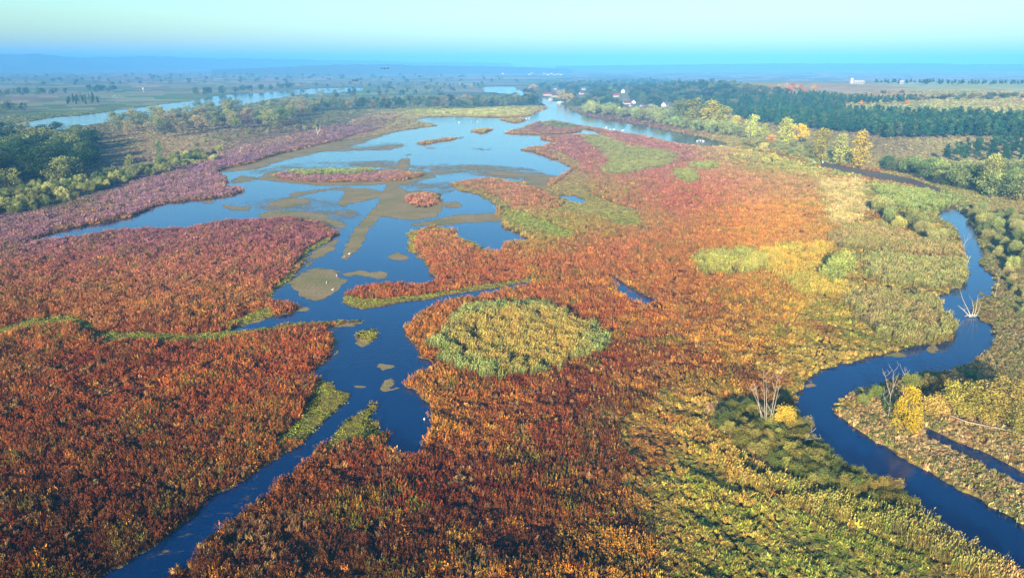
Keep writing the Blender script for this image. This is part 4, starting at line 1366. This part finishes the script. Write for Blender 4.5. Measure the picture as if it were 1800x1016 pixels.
pine_mass(PLANT_A, 560, 12.8, 1.5, 71, 'dark green mass of pines deep in the plantation')
pine_mass(PLANT_B, 420, 11, 1.6, 72, 'dark green pine forest higher up behind the village')
pine_mass([(1480,176),(1540,178),(1600,178),(1600,182),(1540,184),(1480,184)], 70, 8, 1.6, 73, 'narrow dark strip of wood between the upper fields')
stand('pine_tree', 'pine', [(1640,288),(1720,266),(1800,250),(1920,246),(1920,296),(1800,292),(1700,292)], 70, 10, 13, [(44, 78, 48), (56, 88, 50)], 'pine', 'the wood behind the right edge willows', 'tree', 'pines behind the right hand willows', 63, False, 1.3)
stand('edge_willow', 'broad', [(1570,302),(1600,302),(1660,308),(1800,306),(1920,318),(1920,385),(1800,358),(1740,350),(1660,334)], 66, 8, 13, [(146, 148, 78), (128, 138, 70), (110, 124, 62)], 'willow', 'the right edge wood', 'tree', 'willows of the wood at the right edge', 64, True, 1.15)
tree('edge_poplar', 'poplar', 1739, 345, 19, (176, 168, 84), 'tall pale poplar above the right edge wood', 'tree', None, True, 1.4)
stand('hedge_tree', 'shrub', [(1590,173),(1800,168),(1900,165),(1900,170),(1800,174),(1600,179)], 46, 4, 7, [(92, 88, 72), (106, 100, 70), (80, 92, 60)], 'hedge tree', 'the line between the upper fields', 'tree', 'hedge trees between the upper fields', 65, False)
stand('crest_tree', 'pine', [(1530,147),(1600,146.5),(1700,149),(1800,150),(1900,150),(1900,153),(1700,152),(1530,149)], 80, 6, 9, [(58, 84, 60)], 'tree', 'the skyline row above the fields', 'tree', 'trees on the skyline above the fields', 66, False, 2.2)
# east bank of the river
stand('bank_bush', 'fine_shrub', [(1705,372),(1760,378),(1850,395),(1850,470),(1790,480),(1760,470),(1740,440),(1730,410)], 40, 3.5, 6.5, [(140, 142, 78), (156, 152, 84), (120, 128, 66)], 'willow bush', 'the right bank of the upper river', 'bush', 'willow bushes on the right bank of the upper river', 67, True, 0.75)
stand('bank_bush', 'fine_shrub', [(1765,480),(1850,485),(1850,560),(1790,560),(1770,520)], 14, 2, 3.5, [(150, 146, 84), (166, 150, 90)], 'bush', 'the growth by the leaning bare trunk', 'bush', 'low bushes by the leaning bare trunk', 68, True, 0.8)
# bushes among the reeds
for px, py, hp, wd, rgb, lab in ((1479,500,62,1.3,(160,156,80),'lone round pale green willow casting a dark shadow'), (1550,382,40,1.3,(160,160,84),'grey green bush, upper of the pair near the dry channel'), (1564,394,32,1.3,(140,142,76),'olive bush, lower of the pair near the dry channel'), (1579,404,24,1.1,(190,176,90),'small yellowish bush in front of the pair'),
        (1610,398,34,1.2,(150,152,80),'first bush of the shaded row by the upper river'), (1624,416,32,1.2,(164,160,86),'second bush of the shaded row by the upper river'), (1646,434,34,1.3,(168,160,88),'third bush of the shaded row, nearest the river'), (1372,758,52,1.15,(206,168,58),'small round yellow bush at the river bank by the bare trees')):
    x, y, z = (float(v[0]) for v in ground([px], [py]))
    tree('round_willow', 'fine_shrub', px, py, hp * math.hypot(y, CAM_H) / FOC * 0.98, rgb, lab, 'bush', None, True, 0.72 * wd)
tree('yellow_tree', 'egg', 1592, 762, 8.2, (214, 172, 40), 'dense egg shaped bright yellow tree on the river tongue', 'tree', None, True, 1.0)
for px, py, hp, wd, rgb, kd, lab in ((1688,740,76,1.2,(176,158,66),'fine_broad','yellow olive tree with open branches behind the fallen trunk'), (1722,748,70,1.3,(164,148,66),'fine_broad','olive yellow tree beside the fallen trunk'), (1762,744,84,1.35,(168,152,72),'fine_broad','larger olive yellow tree at the right edge of the tongue'), (1655,738,48,1.2,(190,164,76),'fine_shrub','low tan willow left of the olive trees'),
        (1535,708,34,0.75,(120,132,58),'fine_shrub','dark green shrub behind the bare forked tree'), (1518,716,24,0.8,(140,140,66),'fine_shrub','green shrub at the tip of the river tongue'), (1600,690,36,0.8,(128,132,60),'fine_shrub','dark olive shrub behind the yellow tree'), (1632,694,40,0.8,(138,130,62),'fine_shrub','brownish green shrub right of the yellow tree'), (1660,690,36,0.8,(160,132,66),'fine_shrub','russet tinted shrub on the river tongue'),
        (1705,672,24,0.8,(70,104,62),'fine_shrub','dark bluish shrub at the back of the river tongue'), (1795,772,66,1.3,(168,152,72),'fine_broad','tan tree cut by the right edge'), (1560,722,30,0.8,(98,116,52),'fine_shrub','shaded shrub just right of the bare forked tree')):
    x, y, z = (float(v[0]) for v in ground([px], [py]))
    tree('tongue_tree' if kd == 'fine_broad' else 'tongue_shrub', kd, px, py, hp * math.hypot(y, CAM_H) / FOC * 1.0, rgb, lab, 'tree' if kd == 'fine_broad' else 'shrub', None, True, wd * (1.0 if kd == 'fine_broad' else 0.95))
# thicket on the near bank
stand('thicket_shrub', 'fine_shrub', [(1255,738),(1330,722),(1392,740),(1430,784),(1500,838),(1580,885),(1600,905),(1560,900),(1440,862),(1340,815),(1275,772)], 135, 1.7, 3.4, [(112, 110, 42), (138, 124, 52), (98, 104, 44), (152, 138, 62)], 'willow shrub', 'the thicket on the near river bank', 'shrub', 'shrubs of the thicket on the near river bank', 71, True, 0.85)


# ------------------------------------------------------------------ bare trees and drift wood
def bare_tree(name, px, py, paths, label, mat=M_PALE, category='bare tree'):
    """paths: chains of (dx, dy, dz, radius) in metres from the foot"""
    x, y, z = (float(v[0]) for v in ground([px], [py]))
    v, f = [], []
    for ch in paths:
        pts = [np.array(p[:3], float) for p in ch]
        i0 = len(v)
        S = 6
        for j, p in enumerate(pts):
            d = pts[min(j + 1, len(pts) - 1)] - pts[max(j - 1, 0)]
            d /= np.linalg.norm(d)
            s = np.cross(d, [0.2, 0.9, 0.31]); s /= np.linalg.norm(s)
            t = np.cross(d, s)
            for k in range(S):
                an = 2 * math.pi * k / S
                v.append(p + (s * math.cos(an) + t * math.sin(an)) * ch[j][3] * (0.42 if py > 300 else 0.8))
        for j in range(len(pts) - 1):
            for k in range(S):
                f.append((i0 + j * S + k, i0 + j * S + (k + 1) % S, i0 + (j + 1) * S + (k + 1) % S, i0 + (j + 1) * S + k))
    me = mesh_from(name, v, f, [mat], smooth_shade=True)
    o = put(bpy.data.objects.new(name, me))
    o.location = (x, y, 0.15)
    return tag(o, label, category)


def twigs(chains, n, seed, spread=1.0, tmin=0.45):
    rng = random.Random(seed)
    extra = []
    for ch in chains:
        for _ in range(n):
            j = rng.randrange(max(1, int(tmin * (len(ch) - 1))), len(ch))
            p = ch[j]
            a = rng.uniform(0, 6.28)
            L = rng.uniform(0.5, 1.3) * spread
            q = (p[0] + math.cos(a) * L * .6, p[1] + math.sin(a) * L * .6, p[2] + L * .75)
            q2 = (q[0] + math.cos(a + .4) * L * .4, q[1] + math.sin(a + .4) * L * .4, q[2] + L * .7)
            extra.append([(p[0], p[1], p[2], max(0.035, p[3] * .5)), q + (0.035,), q2 + (0.02,)])
    return chains + extra


stems = []
for i, (bx, tx, ty, h) in enumerate(((-0.3, -2.3, 0.5, 9.2), (0.0, -1.3, -0.4, 10.0), (0.2, -0.6, 0.6, 8.5), (0.5, 0.8, 0.0, 10.4), (0.3, -2.9, 0.3, 7.2), (0.7, 1.2, 0.6, 8.6))):
    stems.append([(bx, 0, 0, 0.16), (bx + tx * .3, ty * .3, h * .35, 0.13), (bx + tx * .65, ty * .6, h * .7, 0.09), (bx + tx, ty, h, 0.035)])
bare_tree('bare_tree', 1345, 760, twigs(twigs(stems, 6, 1), 1, 9, 0.6), 'clump of tall bare whitish stems at the river bank thicket')
fork = [[(0, 0, 0, 0.17), (0.1, 0, 2.4, 0.15), (-0.1, 0, 4.6, 0.12), (0.3, 0, 6.4, 0.09), (0.9, 0.1, 8.6, 0.04)], [(-0.1, 0, 4.6, 0.10), (-0.8, 0, 6.2, 0.07), (-1.3, .2, 7.9, 0.03)], [(0.2, 0, 5.8, 0.08), (0.1, .1, 7.2, .06), (-.1, .1, 8.8, .03)], [(0, 0, 2.6, .07), (-1.0, 0, 3.8, .04), (-1.3, 0, 4.6, .03)], [(0.3, 0, 6.2, .07), (1.4, 0, 7.2, .05), (2.0, .2, 8.2, .03)]]
bare_tree('bare_tree', 1560, 738, twigs(twigs(fork, 4, 2, 0.8), 1, 8, 0.5), 'single bare forked whitish tree beside the yellow tree')
stump = [[(0, 0, 0, .35), (-.8, 0, 1.6, .25), (-2.6, .2, 4.6, .1), (-3.4, .3, 6.6, .05)], [(-.2, 0, 0, .3), (-1.8, .1, 1.6, .18), (-3.6, 0, 3.0, .06)], [(.3, 0, 0, .3), (.5, .1, 2.0, .2), (-.2, .2, 4.2, .06)], [(.8, 0, 0, .28), (1.0, 0, 2.2, .18), (1.1, .2, 5.4, .06)], [(1.2, 0, 0, .25), (1.8, 0, 2.0, .14), (2.1, .1, 3.6, .06)], [(-1.4, 0, .2, .2), (-.2, .1, .5, .3), (1.4, 0, .4, .22), (2.2, 0, .3, .1)]]
bare_tree('dead_stump', 1706, 558, twigs(stump, 2, 3, .8), 'dead pale willow stump with splayed bare limbs standing in the river', M_PALE, 'dead tree')
bare_tree('bare_tree', 1748, 526, twigs([[(0, 0, 0, .13), (.1, 0, 3.4, .11), (.5, 0, 7.2, .05)]], 3, 4, .5), 'thin bare trunk leaning on the right river bank')
bare_tree('bare_tree', 1690, 438, twigs([[(0, 0, 0, .16), (1.2, 0, 2.6, .12), (1.6, 0, 4.6, .06)], [(1.2, 0, 2.6, .1), (2.6, .1, 4.0, .05)], [(.9, 0, 2.0, .1), (.4, 0, 4.2, .04)]], 2, 5, .8), 'small bare tree leaning over the upper river')
bare_tree('bare_tree', 559, 241, [[(0, 0, 0, .5), (-.6, 0, 5, .4), (-1.4, 0, 9.5, .2)], [(0, 0, 2.5, .4), (2.0, 0, 6, .3), (2.4, 0, 10.5, .15)]], 'tiny white forked dead tree on the purple far shore')
bare_tree('fallen_tree', 1745, 758, [[(-5.5, 3.2, 1.2, .1), (-3.5, 1.6, .8, .17), (0, 0, .6, .2), (3.8, -2.2, .5, .12)], [(-3.5, 1.6, .8, .1), (-4.4, .8, 1.6, .06)], [(-1.5, .6, .7, .1), (-2.4, 0, 1.7, .05)]], 'long pale fallen trunk lying below the olive trees', M_PALE, 'fallen tree')
bare_tree('fallen_branch', 1417, 792, twigs([[(-2.2, 0, .6, .08), (0, 0, 1.9, .07), (2.0, -.4, 2.3, .05)], [(-.4, 0, 1.7, .06), (.6, .2, 3.0, .03)], [(0, 0, 1.9, .05), (-.8, 0, .4, .05)]], 3, 6, .7), 'bare dead branch lying over the thicket shrubs', M_PALE, 'branch')
bare_tree('fallen_branch', 1432, 482, [[(-6, 2.0, .4, .12), (0, 0, 1.3, .14), (5, -1.4, 1.9, .07)], [(-2, .6, 1.0, .1), (0, 3.4, 1.8, .06)], [(0, 0, 1.3, .1), (-3.5, -1, 1.7, .06)]], 'fallen grey branches in the golden reeds by the round willow', plain('grey_wood', (150, 140, 118)), 'branch')

# ------------------------------------------------------------------ houses
M_WALL = plain('white_render', (214, 208, 196), 0.85, 0.08)
M_ROOF = [plain('red_tiles', (170, 84, 62), 0.85, 0.2, 3), plain('brown_tiles', (128, 84, 72), 0.85, 0.2, 3), plain('grey_tiles', (134, 130, 128), 0.85, 0.2, 3)]
M_GLASS = plain('window_glass', (52, 62, 76), 0.15, 0.1)
M_DOOR = plain('wood_door', (104, 74, 52), 0.7, 0.2)
M_STONE = plain('pale_concrete', (190, 180, 164), 0.9, 0.15)


def box(x0, x1, y0, y1, z0, z1):
    v = [(x0, y0, z0), (x1, y0, z0), (x1, y1, z0), (x0, y1, z0), (x0, y0, z1), (x1, y0, z1), (x1, y1, z1), (x0, y1, z1)]
    return v, [(0, 3, 2, 1), (4, 5, 6, 7), (0, 1, 5, 4), (1, 2, 6, 5), (2, 3, 7, 6), (3, 0, 4, 7)]


def part(name, vf, mat, parent, loc=(0, 0, 0)):
    o = put(bpy.data.objects.new(name, mesh_from(name, vf[0], vf[1], [mat])), parent)
    o.location = loc
    return o


def house(px, py, w, d, h, roof, rot, label, storeys=1, group='village houses on the slope', wall=None, name='village_house'):
    x, y, z = (float(v[0]) for v in ground([px], [py]))
    root = put(bpy.data.objects.new(name, None))
    root.location = (x, y, z - 0.3 if z > 1.5 else 0.1)
    root.rotation_euler = (0, 0, rot)
    root.scale = (0.8, 0.8, 0.8)
    tag(root, label, 'house', group)
    W2, D2, rise = w / 2, d / 2, d * 0.42
    v, f = box(-W2, W2, -D2, D2, -0.5, h)
    v += [(-W2, 0, h + rise), (W2, 0, h + rise)]
    f = [q for i, q in enumerate(f) if i != 1] + [(7, 4, 8), (5, 6, 9)]
    part('wall', (v, f), wall or M_WALL, root)
    e, t = 0.55, 0.22
    sl = rise / D2
    rv = []
    for X in (-W2 - e, W2 + e):
        rv += [(X, -D2 - e, h - e * sl + .03), (X, 0, h + rise + .03), (X, D2 + e, h - e * sl + .03), (X, -D2 - e, h - e * sl + .03 + t), (X, 0, h + rise + .03 + t), (X, D2 + e, h - e * sl + .03 + t)]
    rf = [(0, 6, 7, 1), (1, 7, 8, 2), (3, 4, 10, 9), (4, 5, 11, 10), (0, 3, 9, 6), (2, 8, 11, 5), (0, 1, 4, 3), (1, 2, 5, 4), (6, 9, 10, 7), (7, 10, 11, 8)]
    r = part('roof', (rv, rf), roof, root)
    part('chimney', box(-.4, .4, -.4, .4, 0, 1.6), M_ROOF[0], r, (W2 * .4, 0.5, h + rise - 0.4))
    nw = max(2, int(w / 3))
    for s in range(storeys):
        for i in range(nw):
            cx_ = -W2 + (i + .5) * w / nw
            if s == 0 and i == nw // 2:
                part('door', box(-.55, .55, -.06, .06, 0, 2.1), M_DOOR, root, (cx_, -D2 - .05, 0.05))
                continue
            part('window', box(-.6, .6, -.06, .06, 0, 1.3), M_GLASS, root, (cx_, -D2 - .05, 0.95 + 2.8 * s))
    for yy in (-D2 * .45, D2 * .45):
        part('window', box(-.06, .06, -.55, .55, 0, 1.3), M_GLASS, root, (-W2 - .05, yy, 0.95))
    part('window', box(-.06, .06, -.45, .45, 0, 1.1), M_GLASS, root, (-W2 - .05, 0, h + 0.2))
    return root


for px, py, w, d, h, rf, rot, st_, lab in ((1082,171,14,8,3.4,0,0.1,1,'long low white house with red roof high in the village'), (1096,164,9,9,5.6,0,1.2,2,'tall white gabled house behind the long low one'), (1102,184,13,9,3.6,1,0.2,1,'house with broad dark red roof in the middle of the village'), (1114,183,8,8,5,2,1.3,2,'white gabled house right of the dark red roof'),
        (1109,189,5,5,3,2,0.8,1,'small white hut below the dark red roof'), (1128,189,5,5,3.2,2,0.6,1,'tiny white house among trees near the belt'), (1169,189,11,9,5.2,2,0.9,2,'white gabled house standing alone right of the village'), (962,169,18,8,3.4,0,0.1,1,'red roofed house at the left end of the waterfront'), (974,171,12,8,3.4,1,0.3,1,'brown roofed waterfront house'),
        (968,176,8,6,3.0,2,-0.2,1,'low grey roofed boathouse by the landing'), (1026,159,8,7,4,2,0.5,1,'white house high on the wooded slope'), (976,158,7,7,4,1,0.2,1,'small house at the top left of the village'), (1022,167,9,7,4,0,0.4,1,'red roofed house half hidden in the slope trees')):
    house(px, py, w, d, h, M_ROOF[rf], rot, lab, st_)
DIST = [(884,131,'white'), (889,129,'pale'), (931,132,'white'), (936,130,'grey roofed'), (957,131,'pale'), (963,133,'white'), (969,131,'white'), (975,133,'pale'), (981,132,'white'), (987,133,'grey roofed')]
for k, (px, py, t) in enumerate(DIST):
    house(px, py, 15, 10, 6, M_ROOF[k % 3], 0.2 * (k % 5), '%s roofed house at the %s of the hazy distant village' % (('red', 'brown', 'grey')[k % 3], 'far left' if k < 2 else 'left' if k < 4 else 'middle' if k < 6 else 'right' if k < 8 else 'far right'), 1, 'houses of the hazy distant village', name='distant_house')


def farm(px, py, label, w, h, bays, tower):
    x, y, z = (float(v[0]) for v in ground([px], [py]))
    root = put(bpy.data.objects.new('farm_building', None))
    root.location = (x, y, z - 0.3)
    tag(root, label, 'building')
    part('wall', box(-w / 2, w / 2, -4, 4, -.5, h), M_STONE, root)
    part('parapet', box(-w / 2 - .2, w / 2 + .2, -4.2, 4.2, h, h + .5), M_STONE, root)
    for i in range(bays):
        part('window', box(-.7, .7, -.06, .06, 0, h * .45), M_GLASS, root, (-w / 2 + (i + .5) * w / bays, -4.06, h * .3))
    if tower:
        part('tower', box(-2.2, 2.2, -2.5, 2.5, -.5, h + 4.5), M_STONE, root, (-w / 2 - 2.4, 0, 0))
    return root


farm(1508, 148, 'long pale ruin with a tower on the skyline fields', 17, 5, 6, True)
farm(1583, 148, 'small pale block house on the skyline fields', 6, 5, 2, False)

# ------------------------------------------------------------------ birds, boats, posts
M_SWAN = plain('white_feathers', (244, 244, 240), 0.7, 0.05)
M_BIRD = plain('dark_feathers', (52, 46, 46), 0.8, 0.1)


def tube_mesh(name, chain, mat, sides=8, squash=1.0):
    pts = [np.array(c[:3], float) for c in chain]
    v, f = [], []
    for j, p in enumerate(pts):
        d = pts[min(j + 1, len(pts) - 1)] - pts[max(j - 1, 0)]
        d /= np.linalg.norm(d)
        s = np.cross(d, [0, 1, 0.01]); s /= np.linalg.norm(s)
        t = np.cross(d, s)
        for k in range(sides):
            an = 2 * math.pi * k / sides
            v.append(p + (s * math.cos(an) + t * math.sin(an) * squash) * chain[j][3])
    for j in range(len(pts) - 1):
        for k in range(sides):
            f.append((j * sides + k, j * sides + (k + 1) % sides, (j + 1) * sides + (k + 1) % sides, (j + 1) * sides + k))
    f.append(tuple(range(sides)))
    f.append(tuple((len(pts) - 1) * sides + k for k in range(sides)))
    return v, f


sv, sf = tube_mesh('swan', [(-.75, 0, .42, .03), (-.6, 0, .34, .16), (-.3, 0, .26, .30), (0, 0, .24, .32), (.3, 0, .28, .25), (.46, 0, .42, .12), (.52, 0, .62, .07), (.48, 0, .82, .06), (.52, 0, .96, .065), (.62, 0, 1.0, .075), (.74, 0, .95, .05), (.84, 0, .91, .02)], M_SWAN)
ME_SWAN = mesh_from('swan', sv, sf, [M_SWAN], smooth_shade=True)
SWANS = [(1029,224,0),(1033,225,0),(1056,229,0),(1063,228,0),(1067,230,0),(1072,229,0),(1077,231,0),(1079,229,0),(1066,225,0),(1093,231,0),(1096,230,0),(1092,236,0),(1226,249,1),(1231,248,1),(1236,249,1),(807,216,2),(828,216,2),(839,215,2),
         (918,209.5,2),(925,210,2),(930,209,2),(592,486,3),(585,510,3),(574,498,3),(605,453,3),(614,447,3),(746,738,4),(198,171,5),(205,173,5),(210,168,5),(233,168,5),(201,170,5),(1432,288,6),(1438,287,6),(1446,288,6)]
SW_LAB = [('white swan in the flock on the water below the willow belt', 'swans below the willow belt'), ('white swan at the right end of the willow lined water', 'swans at the end of the willow lined water'), ('white swan on the wide open far lagoon', 'swans on the far lagoon'), ('white bird resting on the mud flats of the lagoon', 'birds on the mud flats'),
          ('single white bird on the dark bay in the foreground', None), ('white bird on the green meadow beyond the far river', 'white birds on the far meadow'), ('white bird at the end of the dry channel by the poplars', 'birds by the dry channel')]
for k, (px, py, g) in enumerate(SWANS):
    x, y, z = (float(v[0]) for v in ground([px], [py]))
    o = put(bpy.data.objects.new('swan' if g < 3 else 'white_bird', ME_SWAN))
    o.location = (x, y, 0.02 if g < 5 else LAND_Z)
    s = 1.5 if g < 3 or g > 4 else 0.55
    o.scale = (s, s, s)
    o.rotation_euler = (0, 0, random.uniform(0, 6.28))
    nb = [q for q in SWANS if q[2] == g]
    rk = sorted(q[0] for q in nb).index(px)
    wd = '' if len(nb) == 1 else ('leftmost ' if rk == 0 else 'rightmost ' if rk == len(nb) - 1 else 'nearest ' if py == max(q[1] for q in nb) and len([q for q in nb if q[1] == py]) == 1 else 'farthest ' if py == min(q[1] for q in nb) and len([q for q in nb if q[1] == py]) == 1 else '')
    tag(o, wd + SW_LAB[g][0], 'swan' if g < 3 else 'bird', SW_LAB[g][1])
bv, bf = tube_mesh('goose', [(-.45, 0, 0, .02), (-.2, 0, 0, .11), (.1, 0, 0, .13), (.3, 0, .03, .07), (.55, 0, .05, .04), (.7, 0, .04, .02)], M_BIRD, 6)
n0 = len(bv)
bv += [np.array(p) for p in ((.12, .1, .05), (-.15, .1, .05), (-.2, .55, .32), (.02, .55, .34), (-.3, 1.05, .2), (.12, -.1, .05), (-.15, -.1, .05), (-.2, -.55, .32), (.02, -.55, .34), (-.3, -1.05, .2), (0, .3, .16), (0, -.3, .16))]
bf += [(n0, n0 + 3, n0 + 2, n0 + 1), (n0 + 3, n0 + 4, n0 + 2), (n0 + 5, n0 + 6, n0 + 7, n0 + 8), (n0 + 8, n0 + 7, n0 + 9)]
ME_BIRD = mesh_from('goose', bv, bf, [M_BIRD])
for k, (px, py, D, lab, grp) in enumerate(((671,121,300,'dark bird in the upper trio flying over the far plain','upper flying trio'), (676,121.5,302,'dark bird in the upper trio flying over the far plain','upper flying trio'), (682,121,304,'dark bird in the upper trio flying over the far plain','upper flying trio'), (621,142,290,'dark bird in the lower pair flying above the tree tops','lower flying pair'), (626,142.5,292,'dark bird in the lower pair flying above the tree tops','lower flying pair'))):
    dx, dv = (px - 900) / FOC, -(py - 508) / FOC
    o = put(bpy.data.objects.new('flying_bird', ME_BIRD))
    o.location = (dx * D, (CP + dv * SP) * D, CAM_H + (-SP + dv * CP) * D)
    o.rotation_euler = (0.15, 0, 2.6 + 0.2 * k)
    tag(o, lab, 'bird', grp)

# a moored boat and a river mark
bx_, by_, _ = ground([985], [181])
boat = put(bpy.data.objects.new('moored_boat', None))
boat.location = (float(bx_[0]), float(by_[0]), 0.05)
tag(boat, 'small white boat moored at the village landing', 'boat')
L_, B_ = 5.5, 1.3
hv = [(-L_, -B_, .9), (-L_, B_, .9), (L_ * .5, B_, .95), (L_, 0, 1.2), (L_ * .5, -B_, .95), (-L_, -B_ * .7, -.1), (-L_, B_ * .7, -.1), (L_ * .5, B_ * .6, -.1), (L_ * .8, 0, -.1), (L_ * .5, -B_ * .6, -.1)]
part('hull', (hv, [(0, 4, 3, 2, 1), (5, 6, 7, 8, 9), (0, 1, 6, 5), (1, 2, 7, 6), (2, 3, 8, 7), (3, 4, 9, 8), (4, 0, 5, 9)]), M_SWAN, boat)
part('cabin', box(-2.6, 1.2, -.9, .9, .92, 2.1), M_SWAN, boat)
part('window', box(-2.0, .8, -.93, .93, 1.35, 1.85), M_GLASS, boat)
mx_, my_, _ = ground([252], [163])
mark = put(bpy.data.objects.new('river_mark', None))
mark.location = (float(mx_[0]), float(my_[0]), LAND_Z)
tag(mark, 'thin white navigation post beside the far river', 'post')
part('pole', box(-.2, .2, -.2, .2, 0, 9), M_SWAN, mark)
part('board', box(-1.0, 1.0, -.1, .1, 7.2, 9.2), M_SWAN, mark, (0, -.32, 0))

# ------------------------------------------------------------------ haze
hm = bpy.data.materials.new('haze')
hm.use_nodes = True
hn = hm.node_tree
hn.nodes.clear()
ho = hn.nodes.new('ShaderNodeOutputMaterial')
hv_ = hn.nodes.new('ShaderNodeVolumePrincipled')
hv_.inputs['Color'].default_value = (0.14, 0.50, 1.0, 1)
hv_.inputs['Density'].default_value = 0.00023
hv_.inputs['Anisotropy'].default_value = -0.3
hn.links.new(hv_.outputs[0], ho.inputs['Volume'])
vf = box(-16500, 16500, -3000, 16800, -2, 165)
haze = put(bpy.data.objects.new('haze', mesh_from('haze', vf[0], vf[1], [hm])))
tag(haze, 'thin blue morning haze filling the whole valley', 'haze', kind='stuff')
print('objects', len(scene.objects), 'points', len(P))
